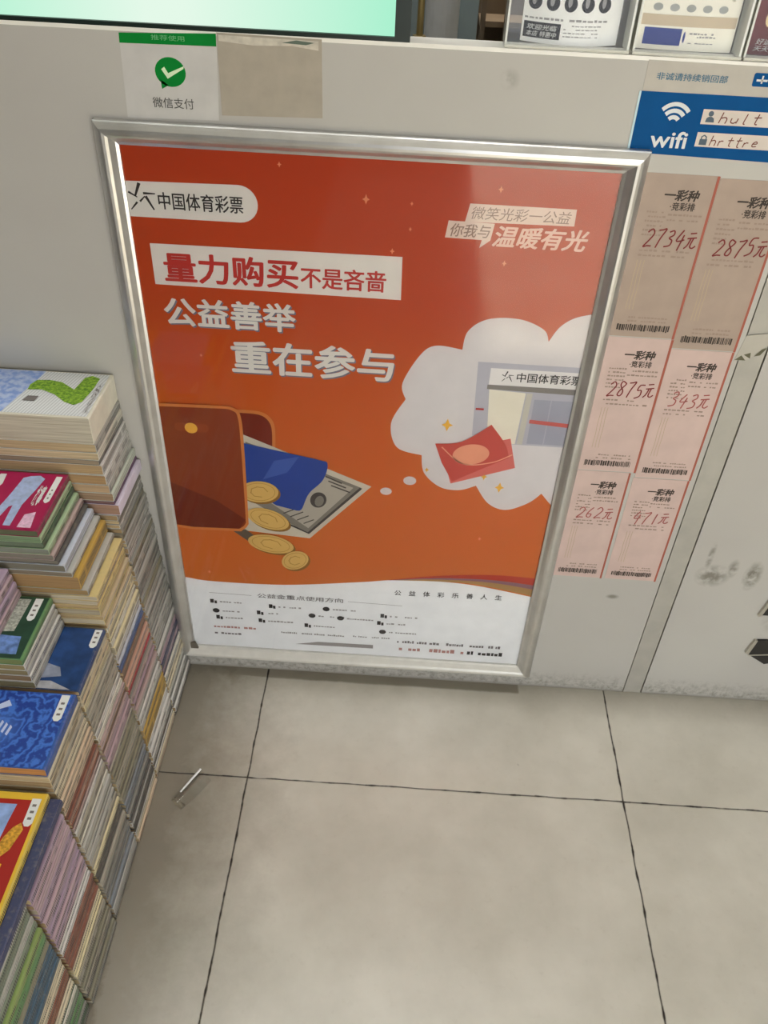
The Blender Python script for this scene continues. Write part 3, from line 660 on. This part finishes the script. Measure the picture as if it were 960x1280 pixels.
def fine_rect(x0, z0, x1, z1, n=10):
    V = []; F = []
    for k in range(n + 1):
        x = x0 + (x1 - x0) * k / n; V += [(x, 0, z0), (x, 0, z1)]
    for k in range(n): F.append((2 * k, 2 * k + 2, 2 * k + 3, 2 * k + 1))
    return V, F
B0 = CT + .0035
vf, f1 = curved(.3075, .4080, B0, B0 + .14, .0260, .0160)
fl = solo('leaflet', vf, mat('leaflet_white', (200, 200, 204), 0.45, k=.6), 'white leaflet with black round shapes and a black block, in the left holder', 'leaflet', (.358, .02, B0), 'leaflets on the ledge')
bk = mat('leaflet_black', (18, 18, 22), 0.6, spec=0.05); gy_ = mat('leaflet_grey', (128, 126, 128), 0.5)
bd = lambda vf, o=.0004: bend(vf, .3075, .4080, f1, o)
part('black_block', bd(fine_rect(.3095, B0 + .0045, .3460, B0 + .0190)), bk, fl)
part('block_text', bd(join(text('欢迎光临', .3125, B0 + .0120, .3425, B0 + .0170, 0, 0.02, .2), text('本店', .3125, B0 + .0060, .3240, B0 + .0110, 0, 0.02, .2), text('特惠中', .3260, B0 + .0060, .3425, B0 + .0110, 0, 0.02, .2)), .0007), mat('leaflet_pale', (186, 186, 186), 0.5), fl)
part('fine_print', bd(join(word_lines(.3095, B0 + .0205, .3990, B0 + .0250, 1, 0, 3, .5, .006), word_lines(.3490, B0 + .0065, .3880, B0 + .0195, 4, 0, 4, .35, .005))), gy_, fl)
for k in range(5):
    cx = .3180 + .0175 * k; cz = B0 + .0370
    part('round_picture', bd(flat(ell(cx, cz, .0066, .0070, n=18), 0)), bk, fl)
    part('round_highlight', bd(flat(ell(cx - .001, cz + .002, .0022, .0050, n=14), 0), .0007), gy_, fl)
vf, f2 = curved(.4270, .5260, B0, B0 + .14, .0200, .0040)
fl = solo('leaflet', vf, mat('leaflet_cream', (196, 192, 182), 0.45, k=.6), 'pale leaflet with a solid blue block along its foot, in the middle holder', 'leaflet', (.476, .02, B0), 'leaflets on the ledge')
bd = lambda vf, o=.0004: bend(vf, .4270, .5260, f2, o)
part('blue_block', bd(fine_rect(.4330, B0 + .0045, .4710, B0 + .0200)), mat('leaflet_blue', (28, 48, 120), 0.6, spec=0.05), fl)
part('blue_mark', bd(flat(ell(.4740, B0 + .0125, .0012, .0052, n=12), 0)), mat('leaflet_blue', (28, 48, 120), 0.6, spec=0.05), fl)
part('fine_print', bd(join(word_lines(.4790, B0 + .0120, .5080, B0 + .0175, 2, 0, 5, .6, .004), word_lines(.4790, B0 + .0060, .5070, B0 + .0090, 1, 0, 6, .4, .004))), gy_, fl)
part('band', bd(fine_rect(.4285, B0 + .0220, .5250, B0 + .0320)), mat('leaflet_band', (176, 160, 136), 0.5), fl)
part('picture_row', bd(join(*[flat(ell(.4420 + .0165 * k, B0 + .0385, .0048, .0034, n=14), 0) for k in range(5)])), mat('leaflet_soft', (140, 142, 140), 0.5), fl)
part('picture_frame', bd(join(flat(rect(.4400, B0 + .0460, .5180, B0 + .0900), 0))), mat('leaflet_soft2', (168, 164, 150), 0.5), fl)
part('dark_photo', bd(flat([(.4415, B0 + .0460), (.4580, B0 + .0500), (.4580, B0 + .09), (.4415, B0 + .09)], 0), .0007), bk, fl)
vf, f3 = curved(.5400, .6500, B0, B0 + .14, .0200, .0040)
fl = solo('leaflet', vf, mat('packet_dark_red', (88, 18, 20), 0.5, spec=0.1), 'dark red leaflet with gold swirl at the right end of the ledge', 'leaflet', (.59, .02, B0), 'leaflets on the ledge')
bd = lambda vf, o=.0004: bend(vf, .5400, .6500, f3, o)
part('gold_swirl', bd(ribbon(crom([(.5600, B0 + .060), (.5570, B0 + .045), (.5545, B0 + .032), (.5580, B0 + .027), (.5620, B0 + .033), (.5600, B0 + .040)]), .0035, 0)), mat('gold_print', (196, 172, 128), 0.4), fl)
part('white_text', bd(join(text('好运来', .5490, B0 + .0095, .5720, B0 + .0150, 0, 0.02, .2), text('天天福', .5480, B0 + .0035, .5720, B0 + .0085, 0, 0.02, .2))), mat('leaflet_pale', (186, 186, 186), 0.5), fl)

# ================================================================= MAGAZINE STACKS
# cover material: colour from the object, printed words along the spine
g = NT('magazine_cover'); tcn = g.n('ShaderNodeTexCoord'); oi = g.n('ShaderNodeObjectInfo')
ox, oy, oz = g.sep(tcn.outputs['Object']); gx_, gy2, gz_ = g.sep(tcn.outputs['Generated']); nx, ny, nz_ = g.sep(tcn.outputs['Normal'])
rnd = oi.outputs['Random']
word = g.ramp(g.noise(g.comb(g.math('MULTIPLY', rnd, 91.0), g.math('MULTIPLY', oy, 1.0), g.math('MULTIPLY', rnd, 37.0)), 38, 1), 0.43, 0.48)
lett = g.ramp(g.math('SINE', g.math('MULTIPLY', oy, g.math('ADD', 1900.0, g.math('MULTIPLY', rnd, 1100.0)))), -0.35, 0.25)
bnd = g.math('MULTIPLY', g.ramp(gz_, 0.22, 0.28), g.ramp(gz_, 0.80, 0.74))
spine = g.ramp(nx, 0.75, 0.85)
txt = g.math('MULTIPLY', g.math('MULTIPLY', word, lett), g.math('MULTIPLY', bnd, spine))
txt = g.math('MULTIPLY', txt, g.ramp(rnd, 0.05, 0.25))
wear = g.math('MULTIPLY', g.ramp(g.noise(tcn.outputs['Object'], 120, 4, 0.7), 0.5, 0.8), 0.35)
c = g.mix(wear, oi.outputs['Color'], alb((150, 140, 122)))
stripe = g.math('MULTIPLY', g.math('MULTIPLY', g.ramp(g.noise(g.comb(g.math('MULTIPLY', rnd, 53.0), g.math('MULTIPLY', oy, 0.004), g.math('MULTIPLY', oz, 1.0)), 520, 2), 0.44, 0.62), spine), 0.6)
c = g.mix(stripe, c, alb((86, 82, 76)))
c = g.mix(g.math('MULTIPLY', txt, 0.92), c, alb((50, 47, 46)))
g.put(g.b.inputs['Base Color'], c); g.b.inputs['Roughness'].default_value = 0.42; g.b.inputs['Specular IOR Level'].default_value = 0.35
cover_m = g.m
g = NT('paper_edges'); tcn = g.n('ShaderNodeTexCoord'); oi = g.n('ShaderNodeObjectInfo')
ox, oy, oz = g.sep(tcn.outputs['Object'])
ln = g.noise(g.comb(g.math('MULTIPLY', ox, 0.012), g.math('MULTIPLY', oy, 0.012), g.math('ADD', oz, oi.outputs['Random'])), 900, 2)
g.put(g.b.inputs['Base Color'], g.mix(g.math('MULTIPLY', g.ramp(ln, 0.35, 0.7), 0.45), oi.outputs['Color'], alb((96, 82, 62))))
g.b.inputs['Roughness'].default_value = 0.85; g.b.inputs['Specular IOR Level'].default_value = 0.1
page_m = g.m

PAL = {'silver grey': (150, 150, 142), 'grey': (128, 127, 120), 'pale grey': (172, 171, 163), 'white': (202, 200, 194), 'cream': (200, 188, 158), 'ivory': (206, 202, 186),
       'navy': (54, 60, 96), 'mauve': (158, 132, 142), 'charcoal': (84, 82, 78), 'lilac white': (198, 190, 204), 'purple': (104, 72, 104), 'mint white': (194, 202, 186),
       'golden yellow': (186, 148, 62), 'pink grey': (174, 150, 146), 'bright red': (168, 40, 52), 'salmon': (196, 150, 128), 'brown': (132, 102, 80), 'blue': (72, 98, 148), 'blue white': (182, 190, 204),
       'cream yellow': (206, 184, 120), 'pale yellow': (212, 200, 156), 'pale green': (158, 184, 142), 'leaf green': (92, 138, 84), 'dark green': (62, 92, 66), 'crimson': (148, 26, 72),
       'tan cream': (190, 172, 138), 'blue grey': (122, 130, 138), 'stone': (160, 154, 138), 'olive grey': (132, 128, 106), 'peach cream': (202, 178, 148), 'red brown': (136, 82, 66), 'orange brown': (170, 122, 68),
       'lilac': (166, 142, 164), 'dusty pink': (180, 152, 160), 'lavender white': (178, 178, 200), 'rust brown': (142, 88, 64), 'teal blue': (60, 90, 112), 'lime green': (134, 158, 84), 'grey green': (122, 136, 116), 'dark blue': (44, 66, 112), 'bright blue': (42, 82, 160), 'yellow': (206, 176, 60)}
ORD = ['zero', 'first', 'second', 'third', 'fourth', 'fifth', 'sixth', 'seventh', 'eighth', 'ninth', 'tenth', 'eleventh', 'twelfth', 'thirteenth', 'fourteenth', 'fifteenth', 'sixteenth', 'seventeenth', 'eighteenth', 'nineteenth']
TENS = {2: ('twentieth', 'twenty'), 3: ('thirtieth', 'thirty'), 4: ('fortieth', 'forty'), 5: ('fiftieth', 'fifty'), 6: ('sixtieth', 'sixty')}
def ordinal(n):
    if n < 20: return ORD[n]
    a, b = divmod(n, 10); return TENS[a][0] if b == 0 else TENS[a][1] + '-' + ORD[b]

def magazine(xr, yc, z0, th, ln_, dp, col, label, group, rz=0.0, page=None):
    """closed magazine lying flat, spine towards +X; local origin at the middle of its spine's foot"""
    o = thing('magazine', label, 'magazine', (xr, yc, z0), group); o.rotation_euler = (0, 0, rz)
    c = 0.0005; r = min(.0022, th * .32)
    arc = []
    for k in range(5):
        a = -PI / 2 + k * PI / 8; arc.append((-r + r * math.cos(a), r + r * math.sin(a)))
    for k in range(5):
        a = k * PI / 8; arc.append((-r + r * math.cos(a), th - r + r * math.sin(a)))
    outer = [(-ln_, 0)] + arc + [(-ln_, th)]
    inner = [(-ln_, c)] + [(-c - r + (x + r) * (r - c) / r if x > -r else x, c + (z - 0) * (th - 2 * c) / th) for x, z in arc] + [(-ln_, th - c)]
    n = len(outer); h = dp / 2
    V = [(x, -h, z) for x, z in outer] + [(x, h, z) for x, z in outer] + [(x, -h, z) for x, z in inner] + [(x, h, z) for x, z in inner]
    F = []
    for k in range(n - 1):
        F += [(k, k + 1, n + k + 1, n + k), (2 * n + k + 1, 2 * n + k, 3 * n + k, 3 * n + k + 1), (k + 1, k, 2 * n + k, 2 * n + k + 1), (n + k, n + k + 1, 3 * n + k + 1, 3 * n + k)]
    F += [(0, n, 3 * n, 2 * n), (n - 1, 3 * n - 1, 4 * n - 1, 2 * n - 1)]
    cv = raw('cover', V, F, cover_m, o); gm_ = sum(PAL[col]) / 3; cv.color = alb(tuple(.96 * (.86 * q + .14 * gm_) for q in PAL[col]))
    if label.startswith('thick'): cv.data.materials[0] = mat('plain_cover_' + col.replace(' ', '_'), PAL[col], .45, var=.06, scale=60)
    bx = box(-ln_ + .001, -c - .0002, -h + .0006, h - .0006, c + .00005, th - c - .00005)
    pg = raw('pages', bx[0], bx[1], page_m, o)
    pc = page or random.choice(((176, 158, 124), (168, 146, 110), (160, 150, 130), (182, 172, 150), (150, 128, 96)))
    pg.color = alb(pc)
    return o, cv

STACK = {}
def build_stack(key, y0, y1, where, segs, tops=()):
    """segs: (height to reach, colours cycled, mean thickness); tops: explicit magazines (thickness, colour, right edge, label, page colour)"""
    yc, dp = (y0 + y1) / 2, (y1 - y0)
    z = 0.0; n = 0; r = random.Random(key); grp = 'magazines in the ' + where; res = []
    for ztop, cols, tm in segs:
        k = 0
        cnt = max(1, round((ztop - z) / tm)); hs = [r.uniform(.7, 1.3) for _ in range(cnt)]; sc = (ztop - z) / sum(hs)
        for hh in hs:
            n += 1; col = cols[k % len(cols)] if r.random() < .75 else r.choice(cols); k += 1
            th = hh * sc; x = -.140 - .070 * z + r.uniform(-.0022, .0010); 
            res.append(magazine(x, yc + r.uniform(-.0005, .0005), z, th - .0005, .19 + r.uniform(-.004, .004), dp - .0030 + r.uniform(-.0012, .0012), col,
                     '%s spined magazine, %s up in the %s' % (col, ordinal(n), where), grp, r.uniform(-.0045, .0045)))
            z += th
    for th, col, x, lb, pc, *ext in tops:
        n += 1; y_, d_ = (yc + r.uniform(-.0006, .0006), dp - .004) if not ext else ((ext[0] + ext[1]) / 2, ext[1] - ext[0])
        lb = lb or '%s spined magazine, %s up in the %s' % (col, ordinal(n), where)
        res.append(magazine(x, y_, z, th - .0005, .19, d_, col, lb, grp, r.uniform(-.006, .006) if not ext else 0.0, pc))
        z += th
    STACK[key] = (z, n)
    return res

# first stack: against the counter
s1 = build_stack(1, -.113, -.003, 'rearmost stack',
    [(.030, ['charcoal', 'white', 'grey'], .009), (.100, ['white', 'pale grey', 'ivory', 'cream'], .010), (.140, ['navy', 'mauve', 'navy', 'pale grey'], .011), (.440, ['silver grey', 'white', 'grey', 'pale grey', 'silver grey', 'pale grey', 'olive grey'], .0095)],
    [(.018, 'lilac white', -.166, 'thick lilac white magazine jutting out halfway up the rearmost stack', (150, 120, 104)), (.006, 'purple', -.171, 'thin purple magazine above the jutting lilac white one', (110, 84, 84)),
     (.014, 'mint white', -.171, None, (146, 122, 100)), (.014, 'pale grey', -.174, None, (172, 146, 116)), (.016, 'white', -.176, None, (158, 128, 92)), (.016, 'white', -.178, None, (170, 144, 108)), (.008, 'grey', -.180, None, (140, 126, 106)),
     (.012, 'ivory', -.1795, None, (186, 168, 136)), (.014, 'pale grey', -.1805, None, (176, 156, 122)), (.040, 'ivory', -.1815, 'thick white magazine with a green grass tick, topmost by the counter', (182, 176, 158))])
s2 = build_stack(2, -.2335, -.1165, 'second stack from the counter',
    [(.020, ['peach cream', 'cream'], .010), (.042, ['white', 'charcoal', 'white'], .007), (.082, ['white', 'ivory'], .012), (.120, ['golden yellow'], .018), (.160, ['pale grey', 'white'], .012), (.185, ['mauve', 'pink grey'], .008),
     (.205, ['pink grey', 'grey'], .008), (.214, ['bright red'], .009), (.238, ['salmon'], .012), (.254, ['brown', 'white'], .008), (.268, ['blue'], .007), (.292, ['blue white', 'white'], .009), (.345, ['pale yellow', 'ivory', 'cream yellow'], .010), (.405, ['cream yellow', 'cream yellow', 'tan cream'], .009)],
    [(.010, 'pale grey', -.178, None, (150, 124, 86)), (.022, 'golden yellow', -.186, None, (150, 120, 84)), (.008, 'pale grey', -.192, None, (120, 110, 96)), (.012, 'blue white', -.199, None, (110, 108, 98)), (.007, 'charcoal', -.206, None, (120, 116, 108)), (.009, 'pink grey', -.210, None, (118, 114, 106)),
     (.010, 'pale green', -.214, None, (120, 126, 116)), (.009, 'dark green', -.219, None, (96, 110, 92)), (.010, 'pale green', -.220, None, (110, 136, 104)), (.010, 'crimson', -.2215, 'crimson covered magazine with a pale blue figure, topmost of the second stack', (84, 92, 70))])
s3 = build_stack(3, -.3445, -.2375, 'third stack from the counter',
    [(.022, ['peach cream', 'cream'], .011), (.060, ['white', 'charcoal', 'white'], .008), (.110, ['blue grey', 'grey'], .009), (.185, ['stone', 'olive grey', 'stone'], .010), (.218, ['mauve', 'dusty pink'], .013), (.244, ['pink grey', 'brown', 'pink grey'], .007), (.264, ['ivory', 'white'], .010), (.310, ['stone', 'tan cream'], .009), (.344, ['pale yellow', 'tan cream', 'cream'], .011)],
    [(.0085, 'dark blue', -.164, 'dark blue covered magazine with a white label, half under the green pile', (190, 170, 140)),
     (.012, 'pale grey', -.217, None, (110, 104, 80)), (.011, 'white', -.219, None, (130, 108, 82)), (.010, 'pale grey', -.221, None, (128, 116, 84)), (.010, 'white', -.222, None, (140, 126, 88)), (.010, 'leaf green', -.223, 'green covered magazine with patterned strip, under the lilac pile', (112, 126, 80)),
     (.013, 'dusty pink', -.262, None, None), (.013, 'lilac', -.264, None, None), (.012, 'dusty pink', -.266, None, None), (.010, 'lilac', -.268, None, None)])
s4 = build_stack(4, -.4575, -.3485, 'fourth stack from the counter',
    [(.030, ['grey', 'pale grey'], .009), (.062, ['blue grey', 'silver grey'], .010), (.100, ['grey', 'stone'], .010), (.118, ['charcoal', 'cream yellow'], .009), (.136, ['pale yellow'], .009), (.215, ['stone', 'pale grey', 'ivory'], .011), (.232, ['white', 'pink grey'], .008), (.262, ['red brown', 'salmon', 'red brown'], .008), (.292, ['peach cream'], .010), (.342, ['tan cream', 'cream', 'stone'], .0095)],
    [(.0140, 'bright blue', -.165, 'bright blue swirl covered magazine, topmost of the fourth stack', (176, 124, 72))])
s5 = build_stack(5, -.5670, -.4615, 'fifth stack from the counter',
    [(.030, ['grey', 'olive grey'], .010), (.075, ['stone', 'olive grey', 'stone'], .010), (.100, ['pale yellow', 'charcoal', 'cream'], .008), (.140, ['red brown', 'rust brown', 'red brown'], .009), (.165, ['dusty pink', 'white'], .008), (.200, ['dusty pink', 'lilac'], .008), (.288, ['lilac', 'dusty pink', 'lilac'], .011)],
    [(.010, 'lavender white', -.160, None, (190, 190, 200), -.648, -.463), (.012, 'navy', -.1535, 'navy blue magazine sticking out under the red and yellow cover', None, -.648, -.463), (.011, 'yellow', -.1660, 'yellow edged magazine with red and gold cover, topmost of the fifth stack', (206, 196, 160), -.645, -.4635)])
s6 = build_stack(6, -.6850, -.5710, 'nearest stack at the lower left',
    [(.030, ['grey', 'dark green'], .009), (.062, ['leaf green', 'grey green'], .009), (.098, ['grey green', 'ivory', 'dark green', 'cream'], .007), (.150, ['cream', 'rust brown', 'red brown', 'cream'], .008), (.188, ['teal blue', 'blue grey', 'teal blue'], .010), (.232, ['lime green', 'leaf green', 'olive grey'], .010), (.2865, ['grey green', 'pale grey', 'grey green'], .011)])

# cover artwork on the magazines that show their tops: (u from the spine inwards, v from front to back), metres
def art(mag, th, u0=0):
    def add(name, pts, m, lift=.0002, label=None):
        V = [Vector((-p[0], p[1], 0)) for p in pts]; tr = tessellate_polygon([V]); F = []
        for t in tr:
            a, b, c_ = (V[i] for i in t); s = (b - a).cross(c_ - a).z; F.append(tuple(t) if s > 0 else (t[0], t[2], t[1]))
        o = raw(name, [(v.x, v.y, th + lift) for v in V], F, m, mag[1])
        if label: o['label'] = label
        return o
    return add
def ctext(mag, th, body, u0, v0, u1, v1, m, lift=.0004, bold=0.02):
    """lettering reading from the front: x to the right is -u"""
    V, F = glyphs(body, bold, 0)
    return raw('cover_text', [(-(u0 + (u1 - u0) * (1 - a)), v0 + (v1 - v0) * b, th + lift) for a, b in V], F, m, mag[1])
cw = mat('cover_white', (200, 202, 200), 0.4); lab_m = mat('price_label', (206, 208, 206), 0.45); lab_k = mat('label_print', (110, 104, 100), 0.5)
def price_label(mag, th, u0, u1, v0, v1):
    add = art(mag, th); add('price_label', [(u0, v0 + .004), (u0 + .003, v0), (u1 - .003, v0), (u1, v0 + .004), (u1, v1), (u0, v1)], lab_m, .0006, 'white price label')
    for k in range(3): add('label_line', [(u0 + .003, v0 + .008 + .008 * k), (u1 - .003, v0 + .008 + .008 * k), (u1 - .003, v0 + .011 + .008 * k), (u0 + .003, v0 + .011 + .008 * k)], lab_k, .0008)

# grass tick on white ruled cover
m = s1[-1]; th = .0398; add = art(m, th)
g = NT('ruled_white'); tc = g.n('ShaderNodeTexCoord').outputs['Object']; sx, sy, sz = g.sep(tc)
g.put(g.b.inputs['Base Color'], g.mix(g.math('MULTIPLY', g.ramp(g.math('SINE', g.math('MULTIPLY', g.math('SUBTRACT', sx, g.math('MULTIPLY', sy, 0.25)), 1500.0)), 0.1, 0.5), 0.4), alb((206, 208, 208)), alb((132, 132, 136)))); g.b.inputs['Roughness'].default_value = 0.4
add('cover_print', [(.004, -.050), (.112, -.050), (.112, .051), (.004, .051)], g.m, .0002)
g = NT('blue_collage'); tc = g.n('ShaderNodeTexCoord').outputs['Object']
g.put(g.b.inputs['Base Color'], g.mix(g.ramp(g.noise(tc, 120, 3), 0.4, 0.62), alb((120, 146, 200)), alb((168, 182, 212)))); g.b.inputs['Roughness'].default_value = 0.4
add('blue_print', [(.1125, -.050), (.185, -.050), (.185, .051), (.090, .051), (.094, .030)], g.m, .0004)
g = NT('grass_green'); tc = g.n('ShaderNodeTexCoord').outputs['Object']
g.put(g.b.inputs['Base Color'], g.mix(g.ramp(g.noise(tc, 220, 4, 0.7), 0.38, 0.64), alb((74, 118, 26)), alb((142, 178, 50)))); g.b.inputs['Roughness'].default_value = 0.7
tick = [(-p[0], p[1]) for p in []]
add('grass_tick', [(.014, .040), (.026, .046), (.034, .040), (.039, .010), (.060, .026), (.078, .030), (.094, .028), (.099, .016), (.098, .004), (.080, .006), (.060, -.004), (.042, -.020), (.028, -.026), (.020, -.018), (.015, .012)], g.m, .0007, 'green grass tick')
add('cover_emblem', [(.080, -.022), (.096, -.022), (.092, -.010), (.078, -.010)], lab_k, .0007)
ctext(m, th, '作文素材', .006, -.044, .012, .030, lab_k, .0006, 0.0)

# crimson cover
m = s2[-1]; th = .0098; add = art(m, th)
cb = mat('cover_pale_blue', (150, 164, 196), 0.45, var=0.15, scale=160)
add('cover_sheet', [(.003, -.055), (.186, -.055), (.186, .055), (.003, .055)], mat('cover_crimson', (150, 22, 70), 0.4), .0002)
add('cover_picture', [(.026, .044), (.034, .050), (.046, .048), (.054, .044), (.058, .010), (.068, -.052), (.058, -.052), (.051, -.015), (.047, -.012), (.045, -.050), (.036, -.050), (.036, -.010), (.030, .020)], cb, .0005)
add('cover_picture', [(.078, .050), (.086, .050), (.090, .020), (.082, .010), (.076, .030)], cw, .0005)
price_label(m, th, .005, .013, -.004, .050)
ctext(m, th, '故事', .0165, -.010, .0265, .030, cw, .0006, .04)
add('cover_blurb', [(.010, -.052), (.027, -.052), (.026, -.028), (.014, -.022)], mat('cover_pinkish', (206, 168, 190), 0.45, var=0.2, scale=220), .0005)
# green cover
m = s3[-5]; th = .0098; add = art(m, th)
add('cover_sheet', [(.003, -.050), (.186, -.050), (.186, .050), (.003, .050)], mat('cover_green', (38, 66, 50), 0.4, var=0.3, scale=40), .0002)
add('cover_strip', [(.026, -.008), (.045, -.010), (.041, .046), (.024, .046)], mat('strip_grey', (150, 152, 142), 0.5, var=0.45, scale=330), .0005)
add('cover_picture', [(.010, -.044), (.060, -.044), (.058, -.014), (.014, -.016)], mat('cover_blue_pic', (92, 120, 172), 0.45, var=0.4, scale=130), .0005)
price_label(m, th, .009, .019, .010, .048)
# dark blue cover
m = s3[-10]; th = .0083; add = art(m, th)
add('cover_sheet', [(.004, -.050), (.186, -.050), (.186, .050), (.004, .050)], mat('cover_night_blue', (34, 62, 108), 0.35, var=0.35, scale=45), .0002)
add('cover_cloud', [(.030, -.030), (.052, -.034), (.072, -.036), (.072, -.012), (.056, -.010), (.036, -.016)], mat('cover_haze', (128, 134, 150), 0.45, var=0.2, scale=90), .0004)
add('cover_foot', [(.012, -.050), (.075, -.050), (.075, -.040), (.040, -.038)], mat('cover_foot_grey', (150, 150, 156), 0.45, var=0.2, scale=90), .0004)
price_label(m, th, .002, .012, .018, .049)
# bright blue swirl cover
m = s4[-1]; th = .0138; add = art(m, th)
g = NT('blue_swirl'); tc = g.n('ShaderNodeTexCoord').outputs['Object']; wv = g.n('ShaderNodeTexWave', wave_type='RINGS', rings_direction='Z'); mp = g.n('ShaderNodeMapping')
g.put(mp.inputs[0], tc); mp.inputs['Location'].default_value = (.075, .005, 0); g.put(wv.inputs[0], mp.outputs[0]); wv.inputs['Scale'].default_value = 22; wv.inputs['Distortion'].default_value = 14; wv.inputs['Detail'].default_value = 3; wv.inputs['Detail Scale'].default_value = 2.5
cc_ = g.mix(g.ramp(wv.outputs['Fac'], 0.25, 0.95), alb((24, 54, 134)), alb((58, 104, 188))); sx, sy, sz = g.sep(tc)
dd = g.math('SQRT', g.math('ADD', g.math('POWER', g.math('ADD', sx, .078), 2.0), g.math('POWER', g.math('ADD', sy, .004), 2.0)))
cc_ = g.mix(g.math('MULTIPLY', g.ramp(dd, .034, .012), .6), cc_, alb((70, 112, 190)))
g.put(g.b.inputs['Base Color'], cc_); g.b.inputs['Roughness'].default_value = 0.35
add('cover_sheet', [(.004, -.0515), (.186, -.0515), (.186, .0515), (.004, .0515)], g.m, .0002)
price_label(m, th, .006, .0165, .012, .050)
wb = mat('cover_wisp', (176, 186, 220), 0.45)
add('cover_streak', [(.070, .030), (.076, .038), (.104, .016), (.108, .004), (.100, .010), (.086, .022)], wb, .0005)
add('cover_streak', [(.096, .050), (.104, .050), (.106, .018), (.100, .010), (.096, .028)], cw, .0005)
add('cover_streak', [(.094, -.008), (.100, -.006), (.092, -.030), (.084, -.036)], wb, .0005)
for k in range(4): add('cover_streak', [(.058 + .006 * k, .000 + .003 * k), (.061 + .006 * k, .003 + .003 * k), (.063 + .006 * k, -.010 + .003 * k), (.060 + .006 * k, -.012 + .003 * k)], wb, .0005)
# red and gold cover
m = s5[-1]; th = .0108; add0 = art(m, th); OY = .0393
add = lambda nm, pts, m_, l_: add0(nm, [(p[0], p[1] + OY if p[1] > -.0495 else -.0895) for p in pts], m_, l_)
add('cover_sheet', [(.002, -.050), (.186, -.050), (.186, .0505), (.002, .0505)], mat('cover_yellow', (208, 172, 52), 0.4), .0002)
add('red_field', [(.005, -.050), (.060, -.050), (.060, .042), (.005, .042)], mat('cover_red', (150, 30, 22), 0.4), .0004)
add('blue_field', [(.040, -.050), (.150, -.050), (.150, .036), (.030, .036), (.032, .015)], mat('cover_sky', (132, 156, 204), 0.45, var=0.25, scale=70), .0006)
add('gold_figure', [(.012, .006), (.017, .014), (.024, .008), (.030, -.004), (.034, -.022), (.028, -.030), (.018, -.018)], mat('cover_gold', (196, 138, 44), 0.45, var=0.5, scale=260), .0008)
add('gold_figure', [(.020, -.034), (.030, -.032), (.036, -.042), (.030, -.050), (.020, -.046)], mat('cover_bright_yellow', (216, 184, 40), 0.45), .0008)
price_label(m, th, .005, .0155, .010 + OY, .044 + OY)

# ================================================================= CLEAR SCRAP ON THE FLOOR
w = thing('plastic_scrap', 'small folded scrap of clear plastic film on the floor tile joint', 'wrapper', (-.086, -.25, 0))
g = NT('clear_film'); o_ = g.t.nodes['Material Output']
fr = g.n('ShaderNodeFresnel'); fr.inputs[0].default_value = 1.45
tr = g.n('ShaderNodeBsdfTransparent'); tr.inputs[0].default_value = (0.90, 0.90, 0.89, 1); gl = g.n('ShaderNodeBsdfGlossy'); gl.inputs['Roughness'].default_value = 0.12
mx = g.n('ShaderNodeMixShader'); g.put(mx.inputs[0], g.math('ADD', g.math('MULTIPLY', fr.outputs[0], g.math('SUBTRACT', 1.0, g.n('ShaderNodeNewGeometry').outputs['Backfacing'])), 0.10)); g.put(mx.inputs[1], tr.outputs[0]); g.put(mx.inputs[2], gl.outputs[0])
g.put(o_.inputs[0], mx.outputs[0]); g.t.nodes.remove(g.b); film = g.m
def strip(a, b, prof_, n=10):
    """film drawn along a->b with a cross profile (offset, height)"""
    A, B = Vector(a), Vector(b); d = (B - A).normalized(); s = Vector((-d.y, d.x)); V, F = [], []
    for k in range(n + 1):
        t = k / n; p = A.lerp(B, t); q = .80 + .2 * math.sin(PI * min(1, t * 1.6) * .5)
        for o2, h2 in prof_: V.append((p.x + s.x * o2 * q, p.y + s.y * o2 * q, max(.0006, h2)))
    m_ = len(prof_)
    for k in range(n):
        for j in range(m_ - 1): F.append((k * m_ + j, k * m_ + j + 1, (k + 1) * m_ + j + 1, (k + 1) * m_ + j))
    return V, F
part('film', strip((-.1020, -.2780), (-.0700, -.2240), [(-.017, .0008), (-.013, .0030), (-.006, .0060), (.000, .0090), (.005, .0075), (.010, .0035), (.014, .0008)]), film, w, smooth=True)
part('glint', strip((-.0975, -.2620), (-.0745, -.2190), [(-.0010, .0095), (.0008, .0108), (.0026, .0095)], 8), mat('glint_white', (236, 236, 230), 0.2, spec=0.8), w, 'painted white crease')  # highlight along the fold, painted as an opaque white strip
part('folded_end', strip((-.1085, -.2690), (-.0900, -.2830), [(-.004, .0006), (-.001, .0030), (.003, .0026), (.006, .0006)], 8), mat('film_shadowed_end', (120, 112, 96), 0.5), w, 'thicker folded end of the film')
